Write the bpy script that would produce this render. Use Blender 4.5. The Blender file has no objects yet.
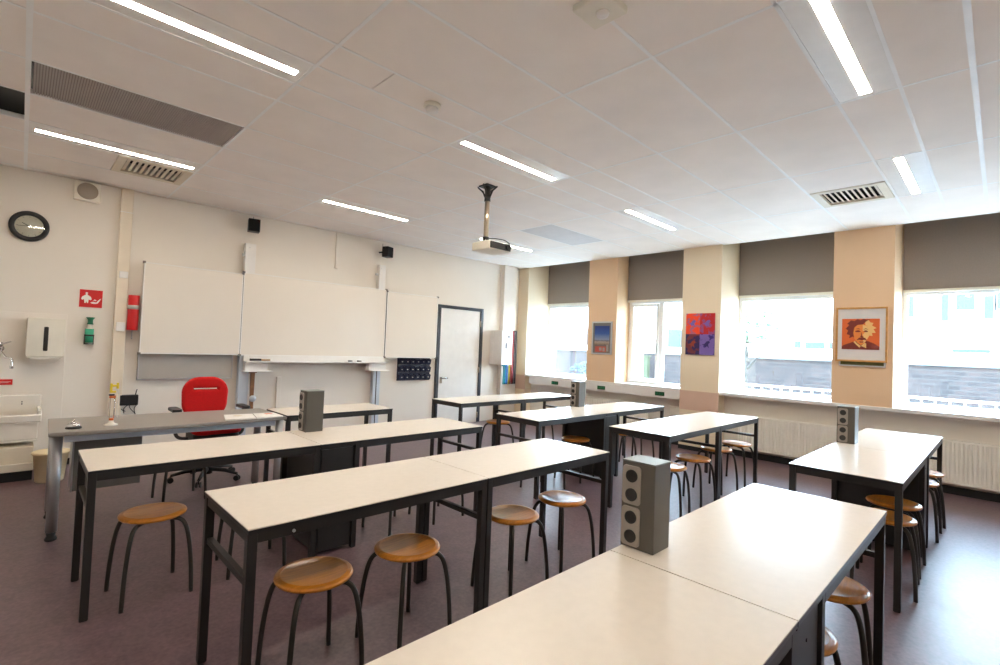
import bpy, bmesh, math, random
from mathutils import Vector, Matrix
from math import sin, cos, pi, radians
random.seed(7)
S = bpy.context.scene
COL = S.collection

# ---------------------------------------------------------------- camera, sky, exposure
F_PX, YAW, PITCH, ROLL, EYE = 491.17, 0.772377, 0.028875, 0.0394075, 1.4491
cam_d = bpy.data.cameras.new('camera'); cam = bpy.data.objects.new('camera', cam_d); COL.objects.link(cam)
cam_d.sensor_width = 36.0; cam_d.sensor_fit = 'HORIZONTAL'; cam_d.lens = F_PX / 1000.0 * 36.0
cam_d.clip_start = 0.02; cam_d.clip_end = 300
_f = Vector((sin(YAW)*cos(PITCH), cos(YAW)*cos(PITCH), sin(PITCH)))
_r = Vector((cos(YAW), -sin(YAW), 0)); _u = _r.cross(_f)
_r2 = cos(ROLL)*_r + sin(ROLL)*_u; _u2 = -sin(ROLL)*_r + cos(ROLL)*_u
M = Matrix((( _r2.x, _u2.x, -_f.x, 0), (_r2.y, _u2.y, -_f.y, 0), (_r2.z, _u2.z, -_f.z, EYE), (0, 0, 0, 1)))
cam.matrix_world = M
S.camera = cam

SKY = 36.0
LAMP = 80.0
W = bpy.data.worlds.new('sky'); S.world = W; W.use_nodes = True
nt = W.node_tree; nt.nodes.clear()
wo = nt.nodes.new('ShaderNodeOutputWorld'); bg = nt.nodes.new('ShaderNodeBackground')
tc = nt.nodes.new('ShaderNodeTexCoord'); sx = nt.nodes.new('ShaderNodeSeparateXYZ'); cr = nt.nodes.new('ShaderNodeValToRGB')
nt.links.new(tc.outputs['Generated'], sx.inputs[0]); nt.links.new(sx.outputs['Z'], cr.inputs[0])
cr.color_ramp.elements[0].position = 0.0; cr.color_ramp.elements[0].color = (0.72, 0.86, 1.0, 1)
cr.color_ramp.elements[1].position = 0.8; cr.color_ramp.elements[1].color = (0.45, 0.68, 1.0, 1)
nt.links.new(cr.outputs[0], bg.inputs[0]); bg.inputs[1].default_value = SKY; nt.links.new(bg.outputs[0], wo.inputs[0])
sun_d = bpy.data.lights.new('sun', 'SUN'); sun_d.energy = 4.0; sun_d.angle = radians(3); sun_d.color = (1.0, 0.95, 0.86)
sun = bpy.data.objects.new('sun', sun_d); COL.objects.link(sun); sun.location = (12, -18, 14)
sun.rotation_euler = Vector((-0.10, 0.86, -0.50)).to_track_quat('-Z', 'Y').to_euler()
S.view_settings.view_transform = 'Standard'; S.view_settings.look = 'None'
S.view_settings.gamma = 1.0; S.view_settings.use_curve_mapping = False; S.view_settings.exposure = 0.05
S.cycles.use_denoising = True; S.cycles.max_bounces = 10; S.cycles.diffuse_bounces = 6; S.cycles.glossy_bounces = 4
S.cycles.transparent_max_bounces = 16; S.cycles.sample_clamp_indirect = 0.0; S.cycles.caustics_reflective = False; S.cycles.caustics_refractive = False

# ---------------------------------------------------------------- materials
def mat(name, c, rough=0.5, metal=0.0, var=0.0, scale=8.0, bump=0.0, bscale=60.0, coat=0.0, spec=0.5):
    m = bpy.data.materials.new(name); m.use_nodes = True; t = m.node_tree; b = t.nodes['Principled BSDF']
    b.inputs['Base Color'].default_value = (*c, 1); b.inputs['Roughness'].default_value = rough
    b.inputs['Metallic'].default_value = metal; b.inputs['Coat Weight'].default_value = coat
    b.inputs['Coat Roughness'].default_value = 0.12; b.inputs['Specular IOR Level'].default_value = spec
    co = t.nodes.new('ShaderNodeTexCoord')
    n = t.nodes.new('ShaderNodeTexNoise'); n.inputs['Scale'].default_value = scale; n.inputs['Detail'].default_value = 5
    t.links.new(co.outputs['Object'], n.inputs['Vector'])
    r = t.nodes.new('ShaderNodeValToRGB'); v = var if var else 0.03
    r.color_ramp.elements[0].position = 0.3; r.color_ramp.elements[1].position = 0.7
    r.color_ramp.elements[0].color = (*[x*(1-v) for x in c], 1); r.color_ramp.elements[1].color = (*[min(1, x*(1+v)) for x in c], 1)
    t.links.new(n.outputs['Fac'], r.inputs[0]); t.links.new(r.outputs[0], b.inputs['Base Color'])
    if bump:
        n2 = t.nodes.new('ShaderNodeTexNoise'); n2.inputs['Scale'].default_value = bscale
        bp = t.nodes.new('ShaderNodeBump'); bp.inputs['Strength'].default_value = bump; bp.inputs['Distance'].default_value = 0.004
        t.links.new(co.outputs['Object'], n2.inputs['Vector']); t.links.new(n2.outputs['Fac'], bp.inputs['Height']); t.links.new(bp.outputs[0], b.inputs['Normal'])
    return m
def emit(name, c, s):
    m = bpy.data.materials.new(name); m.use_nodes = True; t = m.node_tree; t.nodes.clear()
    o = t.nodes.new('ShaderNodeOutputMaterial'); e = t.nodes.new('ShaderNodeEmission')
    e.inputs[0].default_value = (*c, 1); e.inputs[1].default_value = s; t.links.new(e.outputs[0], o.inputs[0]); return m

m_wall = mat('painted_wall', (0.82, 0.765, 0.69), 0.65, var=0.02, scale=2, bump=0.1, bscale=150)
m_wallw = mat('window_wall_paint', (0.88, 0.83, 0.74), 0.6, var=0.02, scale=2)
m_peach = mat('peach_paint', (0.80, 0.55, 0.34), 0.6, var=0.02, scale=2)
m_trunk = mat('trunking_cream', (0.80, 0.71, 0.58), 0.5)
m_cream = mat('cream_paint', (0.84, 0.71, 0.52), 0.6, var=0.02, scale=2)
m_rose = mat('rose_shade_tone', (0.66, 0.45, 0.34), 0.6, var=0.02)  # shadow tone for the pilaster bands, put into the colour
m_ceil = mat('ceiling_tile', (0.90, 0.84, 0.79), 0.8, var=0.03, scale=3, bump=0.15, bscale=300)
m_bar = mat('ceiling_bar', (0.90, 0.90, 0.89), 0.45)
m_plen = mat('plenum', (0.012, 0.011, 0.010), 0.9)
m_white = mat('white_lacquer', (0.82, 0.80, 0.77), 0.35)
m_offw = mat('off_white_plastic', (0.80, 0.76, 0.66), 0.4)
m_ventc = mat('vent_cream', (0.75, 0.68, 0.55), 0.5)
m_board = mat('whiteboard_enamel', (0.83, 0.77, 0.69), 0.22, var=0.015, scale=1.5)
m_alu = mat('aluminium', (0.62, 0.63, 0.65), 0.35, 0.9)
m_post = mat('light_blue_grey_post', (0.60, 0.66, 0.74), 0.4, 0.2)
m_top = mat('white_laminate', (0.80, 0.73, 0.64), 0.27, var=0.02, scale=30, spec=0.6)
m_edge = mat('black_edge', (0.012, 0.012, 0.014), 0.35)
m_frame = mat('dark_grey_steel', (0.028, 0.026, 0.025), 0.42, 0.2, var=0.06)
m_cab = mat('dark_cabinet', (0.020, 0.020, 0.021), 0.38, var=0.05)
m_pil = mat('grey_socket_housing', (0.105, 0.096, 0.082), 0.45, 0.2, var=0.06)
m_plate = mat('grey_socket_plate', (0.36, 0.32, 0.28), 0.4)
m_black = mat('black_plastic', (0.012, 0.012, 0.013), 0.4)
m_legm = mat('stool_leg_paint', (0.050, 0.048, 0.042), 0.3, 0.5)
m_red = mat('red_fabric', (0.60, 0.004, 0.004), 0.9, var=0.06, scale=60, bump=0.1, bscale=400)
m_redp = mat('red_paint', (0.62, 0.010, 0.012), 0.35)
m_grey = mat('grey_desktop', (0.30, 0.275, 0.25), 0.35, var=0.03, scale=30)
m_greyleg = mat('silver_desk_leg', (0.42, 0.42, 0.43), 0.35, 0.6)
m_dgrey = mat('grey_panel', (0.16, 0.15, 0.14), 0.5)
m_green = mat('green_plastic', (0.01, 0.16, 0.07), 0.4)
m_greenb = mat('dark_green_socket', (0.005, 0.09, 0.03), 0.5)
m_teal = mat('teal_label', (0.05, 0.42, 0.24), 0.5)
m_blind = mat('taupe_blind_fabric', (0.31, 0.265, 0.235), 0.9, var=0.04, scale=80, bump=0.2, bscale=500)
m_chrome = mat('chrome', (0.75, 0.75, 0.76), 0.12, 1.0)
m_brass = mat('brushed_steel_warm', (0.50, 0.42, 0.32), 0.3, 0.9)
m_yel = mat('yellow_plastic', (0.80, 0.60, 0.03), 0.4)
m_oran = mat('orange_plastic', (0.75, 0.16, 0.02), 0.4)
m_brown = mat('brown_wood', (0.22, 0.09, 0.03), 0.5, var=0.2, scale=20)
m_blue = mat('blue_cable', (0.03, 0.20, 0.65), 0.5)
m_tealc = mat('teal_cable', (0.02, 0.40, 0.48), 0.5)
m_navy = mat('navy_plastic', (0.010, 0.016, 0.050), 0.3)
m_lbl = mat('silver_label', (0.45, 0.45, 0.42), 0.4)
m_doorf = mat('dark_door_frame', (0.035, 0.040, 0.055), 0.4)
m_paper = mat('paper', (0.86, 0.84, 0.80), 0.8)
m_bin = mat('cream_bin_plastic', (0.78, 0.66, 0.42), 0.5)
m_ceram = mat('white_ceramic', (0.84, 0.80, 0.73), 0.15, coat=0.4)
m_black_skirt = mat('black_skirting', (0.010, 0.010, 0.011), 0.5)
m_rad = mat('radiator_enamel', (0.90, 0.87, 0.79), 0.4)
m_winf = mat('white_window_frame', (0.86, 0.87, 0.88), 0.3)
m_lamp = emit('led_strip', (1.0, 0.885, 0.74), LAMP)
m_grille = mat('perforated_metal', (0.46, 0.41, 0.39), 0.5, 0.3)
m_tileg = mat('grey_acoustic_tile', (0.70, 0.69, 0.69), 0.8)
m_gold = mat('wooden_frame', (0.58, 0.28, 0.07), 0.4, var=0.15, scale=25)

def glass_mat():
    m = bpy.data.materials.new('window_glass'); m.use_nodes = True; t = m.node_tree; t.nodes.clear()
    o = t.nodes.new('ShaderNodeOutputMaterial'); mx = t.nodes.new('ShaderNodeMixShader'); mx.inputs[0].default_value = 0.05
    tr = t.nodes.new('ShaderNodeBsdfTransparent'); tr.inputs[0].default_value = (0.95, 0.98, 0.97, 1)
    g = t.nodes.new('ShaderNodeBsdfGlossy'); g.inputs['Roughness'].default_value = 0.02
    t.links.new(tr.outputs[0], mx.inputs[1]); t.links.new(g.outputs[0], mx.inputs[2]); t.links.new(mx.outputs[0], o.inputs[0]); return m
m_glass = glass_mat()

def floor_mat():
    m = mat('purple_brown_linoleum', (0.13, 0.09, 0.088), 0.33, spec=0.55)
    t = m.node_tree; b = t.nodes['Principled BSDF']; co = t.nodes.new('ShaderNodeTexCoord')
    n = t.nodes.new('ShaderNodeTexNoise'); n.inputs['Scale'].default_value = 9; n.inputs['Detail'].default_value = 8; n.inputs['Roughness'].default_value = 0.7
    n3 = t.nodes.new('ShaderNodeTexNoise'); n3.inputs['Scale'].default_value = 55; n3.inputs['Detail'].default_value = 4
    r = t.nodes.new('ShaderNodeValToRGB'); e = r.color_ramp.elements
    e[0].position = 0.35; e[0].color = (0.098, 0.056, 0.064, 1); e[1].position = 0.68; e[1].color = (0.195, 0.122, 0.132, 1)
    mx = t.nodes.new('ShaderNodeMix'); mx.data_type = 'FLOAT'; mx.inputs[0].default_value = 0.5
    t.links.new(co.outputs['Object'], n.inputs['Vector']); t.links.new(co.outputs['Object'], n3.inputs['Vector'])
    t.links.new(n.outputs['Fac'], mx.inputs[2]); t.links.new(n3.outputs['Fac'], mx.inputs[3]); t.links.new(mx.outputs[0], r.inputs[0])
    t.links.new(r.outputs[0], b.inputs['Base Color'])
    rr = t.nodes.new('ShaderNodeMapRange'); rr.inputs[3].default_value = 0.33; rr.inputs[4].default_value = 0.47
    t.links.new(n.outputs['Fac'], rr.inputs[0]); t.links.new(rr.outputs[0], b.inputs['Roughness']); return m
m_floor = floor_mat()

def wood_mat():
    m = mat('beech_seat', (0.55, 0.25, 0.07), 0.28, coat=0.2)
    t = m.node_tree; b = t.nodes['Principled BSDF']; co = t.nodes.new('ShaderNodeTexCoord')
    mp = t.nodes.new('ShaderNodeMapping'); mp.inputs['Scale'].default_value = (1.5, 14, 3)
    n = t.nodes.new('ShaderNodeTexNoise'); n.inputs['Scale'].default_value = 5; n.inputs['Detail'].default_value = 6
    r = t.nodes.new('ShaderNodeValToRGB'); e = r.color_ramp.elements
    e[0].position = 0.3; e[0].color = (0.54, 0.185, 0.016, 1); e[1].position = 0.7; e[1].color = (0.74, 0.285, 0.032, 1)
    t.links.new(co.outputs['Object'], mp.inputs[0]); t.links.new(mp.outputs[0], n.inputs['Vector']); t.links.new(n.outputs['Fac'], r.inputs[0]); t.links.new(r.outputs[0], b.inputs['Base Color']); return m
m_wood = wood_mat()

def brick_mat():
    m = mat('pale_brick', (0.5, 0.4, 0.36), 0.9); t = m.node_tree; b = t.nodes['Principled BSDF']; co = t.nodes.new('ShaderNodeTexCoord')
    mp = t.nodes.new('ShaderNodeMapping'); mp.inputs['Rotation'].default_value = (0, 0, 0)
    sp = t.nodes.new('ShaderNodeSeparateXYZ'); cb = t.nodes.new('ShaderNodeCombineXYZ')
    t.links.new(co.outputs['Object'], sp.inputs[0]); t.links.new(sp.outputs['Y'], cb.inputs[0]); t.links.new(sp.outputs['Z'], cb.inputs[1])
    br = t.nodes.new('ShaderNodeTexBrick'); br.inputs['Scale'].default_value = 2.2; br.inputs['Mortar Size'].default_value = 0.02
    br.inputs['Color1'].default_value = (0.046, 0.030, 0.026, 1); br.inputs['Color2'].default_value = (0.024, 0.018, 0.017, 1); br.inputs['Mortar'].default_value = (0.046, 0.042, 0.038, 1)
    t.links.new(cb.outputs[0], br.inputs['Vector']); t.links.new(br.outputs['Color'], b.inputs['Base Color']); return m
m_brick = brick_mat()

# ---------------------------------------------------------------- mesh helpers
FZ = 0.0942            # finished floor level
SC = 0.935             # size of the loose furniture
def B(): return bmesh.new()
def box(bm, x0, x1, y0, y1, z0, z1, mi=0):
    vs = [bm.verts.new((x, y, z)) for x in (x0, x1) for y in (y0, y1) for z in (z0, z1)]
    fs = []
    for q in ((0, 1, 3, 2), (4, 6, 7, 5), (0, 4, 5, 1), (2, 3, 7, 6), (0, 2, 6, 4), (1, 5, 7, 3)):
        f = bm.faces.new([vs[i] for i in q]); f.material_index = mi; fs.append(f)
    return fs
def obox(bm, c, size, rot, mi=0):            # oriented box; rot = Matrix 3x3
    fs = box(bm, -size[0]/2, size[0]/2, -size[1]/2, size[1]/2, -size[2]/2, size[2]/2, mi)
    vs = {v for f in fs for v in f.verts}
    for v in vs: v.co = rot @ v.co + Vector(c)
def lathe(bm, prof, c=(0, 0, 0), n=32, mi=0, axis='Z', smooth=True):
    rings = []
    for r, z in prof:
        ring = []
        for k in range(n):
            a = 2*pi*k/n
            p = (r*cos(a), r*sin(a), z)
            if axis == 'Y': p = (p[0], p[2], p[1])
            if axis == 'X': p = (p[2], p[0], p[1])
            ring.append(bm.verts.new((p[0]+c[0], p[1]+c[1], p[2]+c[2])))
        rings.append(ring)
    for a, b in zip(rings, rings[1:]):
        for k in range(n):
            f = bm.faces.new((a[k], a[(k+1) % n], b[(k+1) % n], b[k])); f.material_index = mi; f.smooth = smooth
    for ring in (rings[0], rings[-1]):
        f = bm.faces.new(ring); f.material_index = mi
def tube(bm, pts, r, n=10, mi=0, sub=1):
    P = [Vector(p) for p in pts]
    if sub > 1 and len(P) > 2:
        Q = []
        for i in range(len(P)-1):
            p0 = P[max(i-1, 0)]; p1 = P[i]; p2 = P[i+1]; p3 = P[min(i+2, len(P)-1)]
            for k in range(sub):
                t = k/sub
                Q.append(0.5*((2*p1)+(-p0+p2)*t+(2*p0-5*p1+4*p2-p3)*t*t+(-p0+3*p1-3*p2+p3)*t**3))
        Q.append(P[-1]); P = Q
    rings = []; up = None
    for i, p in enumerate(P):
        d = (P[min(i+1, len(P)-1)]-P[max(i-1, 0)]).normalized()
        if up is None: up = Vector((0, 0, 1)) if abs(d.z) < .9 else Vector((1, 0, 0))
        a = d.cross(up).normalized(); up = a.cross(d).normalized()
        rr = r[i] if isinstance(r, (list, tuple)) else r
        rings.append([bm.verts.new(p + rr*(cos(2*pi*k/n)*a + sin(2*pi*k/n)*up)) for k in range(n)])
    for a, b in zip(rings, rings[1:]):
        for k in range(n):
            f = bm.faces.new((a[k], a[(k+1) % n], b[(k+1) % n], b[k])); f.material_index = mi; f.smooth = True
    bm.faces.new(rings[0]).material_index = mi; bm.faces.new(rings[-1]).material_index = mi
def poly(bm, pts, plane, d0, d1, mi=0):      # prism of a 2-D outline; plane 'XZ' (depth Y), 'YZ' (depth X), 'XY' (depth Z)
    def P(u, v, d): return {'XZ': (u, d, v), 'YZ': (d, u, v), 'XY': (u, v, d)}[plane]
    a = [bm.verts.new(P(u, v, d0)) for u, v in pts]; b = [bm.verts.new(P(u, v, d1)) for u, v in pts]
    n = len(pts)
    bm.faces.new(a).material_index = mi; bm.faces.new(b).material_index = mi
    for k in range(n): bm.faces.new((a[k], a[(k+1) % n], b[(k+1) % n], b[k])).material_index = mi
def rrect(u0, u1, v0, v1, r, n=6):
    o = []
    for cx, cy, a0 in ((u1-r, v1-r, 0), (u0+r, v1-r, 90), (u0+r, v0+r, 180), (u1-r, v0+r, 270)):
        for k in range(n+1):
            a = radians(a0+90*k/n); o.append((cx+r*cos(a), cy+r*sin(a)))
    return o
def wloc(o):
    v = Vector((0, 0, 0))
    while o is not None: v += o.location; o = o.parent
    return v
def obj(name, bm, mats, parent=None, bevel=0.0, seg=2):
    bmesh.ops.recalc_face_normals(bm, faces=bm.faces)
    if parent is not None:
        off = wloc(parent)
    else:
        xs = [v.co for v in bm.verts]
        off = Vector(((min(v.x for v in xs)+max(v.x for v in xs))/2, (min(v.y for v in xs)+max(v.y for v in xs))/2, min(v.z for v in xs)))
    for v in bm.verts: v.co -= off
    me = bpy.data.meshes.new(name); bm.to_mesh(me); bm.free()
    for m in (mats if isinstance(mats, (list, tuple)) else [mats]): me.materials.append(m)
    o = bpy.data.objects.new(name, me); COL.objects.link(o)
    if parent is not None: o.parent = parent
    else: o.location = off
    if bevel:
        md = o.modifiers.new('soft_edge', 'BEVEL'); md.width = bevel; md.segments = seg; md.limit_method = 'ANGLE'; md.angle_limit = radians(40)
    return o
def tag(o, label=None, cat=None, group=None, kind=None):
    if label: o['label'] = label
    if cat: o['category'] = cat
    if group: o['group'] = group
    if kind: o['kind'] = kind
    return o
def thing(name, label, cat, loc=(0, 0, 0), group=None):
    o = bpy.data.objects.new(name, None); o.empty_display_size = 0.05; COL.objects.link(o); o.location = loc
    return tag(o, label, cat, group)
def struct(name, bm, mats, parent=None, bevel=0):
    o = obj(name, bm, mats, parent, bevel)
    if parent is None: o['kind'] = 'structure'
    return o
def settle(t, x, y, z=FZ):                   # final size and standing place of a loose thing
    t.scale = (SC, SC, SC); t.location = (x, y, z)
def dup(root, loc, rz, label, group=None):
    def cp(o, par):
        c = o.copy(); COL.objects.link(c)
        if par is not None: c.parent = par
        for ch in list(o.children):
            cp(ch, c)
        return c
    r = cp(root, None); r.location = loc; r.rotation_euler = (0, 0, rz); r['label'] = label
    if group: r['group'] = group
    return r
def curve_plate(name, splines, depth, bev, m, parent, loc, rot=(pi/2, 0, 0)):
    cu = bpy.data.curves.new(name, 'CURVE'); cu.dimensions = '2D'; cu.fill_mode = 'BOTH'; cu.extrude = depth/2; cu.bevel_depth = bev; cu.bevel_resolution = 3
    for pts in splines:
        s = cu.splines.new('POLY'); s.points.add(len(pts)-1)
        for p, q in zip(s.points, pts): p.co = (q[0], q[1], 0, 1)
        s.use_cyclic_u = True
    t = bpy.data.objects.new('t', cu); COL.objects.link(t)
    dg = bpy.context.evaluated_depsgraph_get(); me = bpy.data.meshes.new_from_object(t.evaluated_get(dg))
    bpy.data.objects.remove(t); me.name = name; me.materials.clear(); me.materials.append(m)
    from mathutils import Euler
    R = Euler(rot).to_matrix().to_4x4(); me.transform(R); me.transform(Matrix.Translation(Vector(loc)-wloc(parent)))
    o = bpy.data.objects.new(name, me); COL.objects.link(o); o.parent = parent; return o

# ---------------------------------------------------------------- room shell
XL, XR, YB, YF, C = -1.20, 7.57, -1.70, 6.592, 2.977
bm = B(); box(bm, XL-.2, XR+.3, YB-.2, YF+.2, -0.1, FZ); struct('floor', bm, m_floor)
bm = B(); box(bm, XL-.2, XR+.3, YB-.2, YF+.2, 3.3, 3.4); struct('ceiling_slab', bm, m_plen)
bm = B(); box(bm, XL-.2, 5.0, YF, YF+.2, 0, 3.3); box(bm, 5.9, XR+.3, YF, YF+.2, 0, 3.3); box(bm, 5.0, 5.9, YF, YF+.2, 2.07, 3.3); struct('wall_front', bm, m_wall)
bm = B(); box(bm, XL-.2, XL, YB, YF, 0, 3.3); struct('wall_left', bm, m_wall)
bm = B(); box(bm, XL-.2, XR+.3, YB-.2, YB, 0, 3.3); struct('wall_back', bm, m_wall)
bm = B(); XU = 7.06                      # face of the wall below the ledge
box(bm, XU, XR+.22, YB, YF, 0, .905); box(bm, XR, XR+.22, YB, 3.268, 2.30, 3.3); box(bm, XR, XR+.22, 4.94, YF, 2.30, 3.3)
box(bm, 7.27, XR+.22, 3.268, 4.38, 2.30, 3.3); box(bm, XR, XR+.22, YB, -0.95, .905, 2.3)
struct('wall_right', bm, m_wallw)
# pilasters between the windows
def pilaster(n, x, y0, y1, z0, m, band=True):
    bm = B(); box(bm, x, XR+.21, y0, y1, z0, 3.3)
    o = struct('trim_%d' % n, bm, m)
    return o
p0 = pilaster(1, 6.889, 6.34, YF, 0, m_cream); pilaster(2, 6.889, 4.38, 4.94, .946, m_peach)
p2 = pilaster(3, 6.85, 2.712, 3.262, 0, m_cream); pilaster(4, 6.889, .848, 1.42, .946, m_peach)
pilaster(5, 6.889, -1.5, -.95, .946, m_peach)
bm = B(); box(bm, 6.847, 6.850, 2.712, 3.262, .66, .93); tag(struct('shade_band', bm, m_rose, p2), 'dusky rose band of painted-on shade')  # shade across the pilaster face, painted on as a rose strip
bm = B(); box(bm, 6.886, 6.889, 6.34, YF, .66, .93); tag(struct('shade_band', bm, m_rose, p0), 'dusky rose band of painted-on shade')  # same painted shade on the corner pilaster
# window ledge and wiring trunk under it
bm = B(); box(bm, 6.87, XR, YB, 2.711, .905, .946); struct('trim_6', bm, m_white, bevel=.004)
bm = B(); box(bm, 6.87, XR, 3.263, 6.339, .912, .946); struct('trim_7', bm, m_white, bevel=.004)
bm = B(); poly(bm, [(6.865, 3.264), (6.865, 6.06), (6.89, 6.24), (XU, 6.24), (XU, 3.264)], 'XY', .785, .911); tr = struct('trim_8', bm, m_white)
for y in (5.59, 4.61, 3.58):
    bm = B(); box(bm, 6.857, 6.866, y-.075, y+.075, .812, .872); o = obj('socket', bm, m_greenb, tr, .003)
    for s in (-.042, 0, .042): 
        bm = B(); lathe(bm, [(.013, 0), (.013, .004), (.009, .004), (.009, 0.001)], (6.852, y+s, .842), 16, axis='X'); obj('socket_cup', bm, m_green, o)
bm = B(); box(bm, XU-.015, XU, YB, YF, FZ, FZ+.08); struct('baseboard_right', bm, m_black_skirt)
bm = B(); box(bm, 6.838, 6.85, 2.70, 3.262, FZ, FZ+.06); struct('trim_9', bm, m_black_skirt)
bm = B(); box(bm, XL, .69, YF-.015, YF, FZ, FZ+.06); struct('baseboard_front', bm, m_black_skirt)
# splash panel behind the sink
bm = B(); box(bm, XL, .33, YF-.016, YF, .2, 1.60); struct('trim_10', bm, m_wall, bevel=.004)

# ---------------------------------------------------------------- windows and blinds
def window(n, x, y0, y1, mull=None):
    z0, z1, fw = .9465, 2.2995, .05
    ks = [y0+fw] + ([mull-.035, mull+.035] if mull else []) + [y1-fw]
    bm = B()
    for a, b in zip(ks[::2], ks[1::2]): box(bm, x, x+.07, a, b, z1-fw, z1); box(bm, x, x+.07, a, b, z0, z0+fw*.7)
    box(bm, x, x+.07, y0, y0+fw, z0, z1); box(bm, x, x+.07, y1-fw, y1, z0, z1)
    if mull: box(bm, x, x+.07, mull-.035, mull+.035, z0, z1)
    w = struct('window_%d' % n, bm, m_winf)
    bm = B(); box(bm, x+.035, x+.041, y0+.01, y1-.01, z0+.01, z1-.01); obj('glass', bm, m_glass, w)
    if mull:
        a, b = mull+.035, y1-fw
        bm = B(); g = .045
        box(bm, x-.02, x+.03, a+g, b-g, z0+.04, z0+.04+g); box(bm, x-.02, x+.03, a+g, b-g, z1-.06-g, z1-.06); box(bm, x-.02, x+.03, a, a+g, z0+.04, z1-.06); box(bm, x-.02, x+.03, b-g, b, z0+.04, z1-.06)
        sh = obj('sash', bm, m_winf, w, .004)
        bm = B(); box(bm, x-.05, x-.02, a+.012, a+.032, 1.45, 1.60); obj('handle', bm, m_alu, sh, .003)
    return w
window(1, 7.52, 4.941, 6.339); window(2, 7.27, 3.268, 4.379, 3.80); window(3, 7.52, 1.421, 2.711); window(4, 7.52, -.949, .847)
def blind(x, y0, y1, zb, label):
    t = thing('roller_blind', label, 'blind', (x, (y0+y1)/2, zb), 'roller blinds')
    bm = B(); box(bm, x-.001, x+.001, y0+.012, y1-.012, zb+.03, 3.20); obj('fabric', bm, m_blind, t)
    bm = B(); box(bm, x-.012, x+.012, y0+.012, y1-.012, zb, zb+.032); obj('bottom_bar', bm, m_offw, t, .003)
    bm = B(); lathe(bm, [(.03, y0+.012), (.03, y1-.012)], (x+.028, 0, 3.21), 20, axis='Y'); obj('roller', bm, m_blind, t)
    bm = B(); box(bm, x-.016, x+.014, y0+.002, y0+.012, zb, zb+.055); obj('end_cap', bm, m_black, t)
blind(7.46, 4.941, 6.339, 2.30, 'taupe roller blind over the window nearest the board wall corner')
blind(7.19, 3.268, 4.379, 2.265, 'taupe roller blind above the two-part sliding window')
blind(7.46, 1.421, 2.711, 2.295, 'taupe roller blind between the four-coloured picture and the orange portrait')
blind(7.46, -.949, .847, 2.275, 'taupe roller blind right of the orange portrait')

# ---------------------------------------------------------------- ceiling: tiles, bars, lights, vents
XG = [-1.2, -0.04, 1.107, 2.268, 3.428, 4.59, 5.74, 6.889]
YG = [-1.7, -1.62, -1.04, -.46, .119, .41, .70, 1.28, 1.86, 2.42, 2.69, 2.98, 3.28, 3.88, 4.44, 5.03, 5.34, 5.93, 6.51, YF]
lights = [(i, j) for j in (2.69, 5.03, .41) for i in (0, 1, 2, 3, 4, 5, 6)]
lit = {(1, 2.69), (3, 2.69), (5, 2.69), (1, 5.03), (3, 5.03), (5, 5.03), (3, .41), (5, .41), (1, .41)}
skip = {(i, y) for i, y in lit} | {(0, 4.44)} | {(1, 3.88)} | {(5, 3.88)}
bm = B()
for i in range(len(XG)-1):
    for j in range(len(YG)-1):
        if (i, YG[j]) in skip: continue
        x0, x1, y0, y1 = XG[i]+.004, XG[i+1]-.004, YG[j]+.004, YG[j+1]-.004
        if y1-y0 < .02: continue
        if (i, YG[j]) in ((1, 5.34), (5, .70)):       # a vent sits in the right half of this cell
            xm = x0+.57; box(bm, x0, xm-.004, y0, y1, C, C+.02); continue
        if (i, YG[j]) == (2, 2.42):
            box(bm, x0, 1.446, y0, y1, C, C+.02); box(bm, 1.452, x1, y0, y1, C, C+.02); continue
        box(bm, x0, x1, y0, y1, C, C+.02)
ceil = struct('ceiling', bm, m_ceil)
bm = B()
for x in XG[1:-1]: box(bm, x-.009, x+.009, YB, YF, C-.002, C+.03)
for y in YG[1:-1]:
    w = .013 if y == .119 else .009
    box(bm, XL, 6.889, y-w, y+w, C-.003 if y == .119 else C-.002, C+.03)
box(bm, -.056, -.032, YB, YF, C-.006, C+.03)
box(bm, 6.875, 6.89, YB, YF, C-.003, C+.05)
struct('ceiling_grid', bm, m_bar, ceil)
bm = B(); box(bm, XL, -.05, 4.44, 5.03, C+.25, C+.26); struct('plenum_board', bm, m_plen, ceil)

LN = {(1, 2.69): 'white recessed strip light at top left of the ceiling above the bench rows',
      (3, 2.69): 'white recessed strip light just in front of the ceiling projector',
      (5, 2.69): 'white recessed strip light above the picture with four colours',
      (1, 5.03): 'white recessed strip light above the wall clock and square vent',
      (3, 5.03): 'white recessed strip light between the two black wall speakers',
      (5, 5.03): 'white recessed strip light partly hidden behind the projector',
      (3, .41): 'large white recessed strip light nearest the camera on the right',
      (5, .41): 'white recessed strip light beside the square vent near the windows',
      (1, .41): 'white recessed strip light directly over the camera'}
for (i, yy) in sorted(lit):
    x0, x1 = XG[i]+.009, XG[i+1]-.009; y0 = yy+.010; y1 = YG[YG.index(yy)+1]-.010
    yc = {2.69: 2.855, 5.03: 5.225, .41: .56}[yy]
    t = thing('ceiling_light', LN[(i, yy)], 'light', ((x0+x1)/2, (y0+y1)/2, C), 'recessed strip lights')
    bm = B(); h = .028
    box(bm, x0, x1, y0, yc-h, C, C+.02); box(bm, x0, x1, yc+h, y1, C, C+.02); box(bm, x0, x0+.035, yc-h, yc+h, C, C+.02); box(bm, x1-.035, x1, yc-h, yc+h, C, C+.02)
    obj('panel', bm, m_white, t)
    bm = B(); box(bm, x0+.035, x1-.035, yc-h, yc+h, C-.001, C+.018); obj('diffuser', bm, m_lamp, t)
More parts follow.
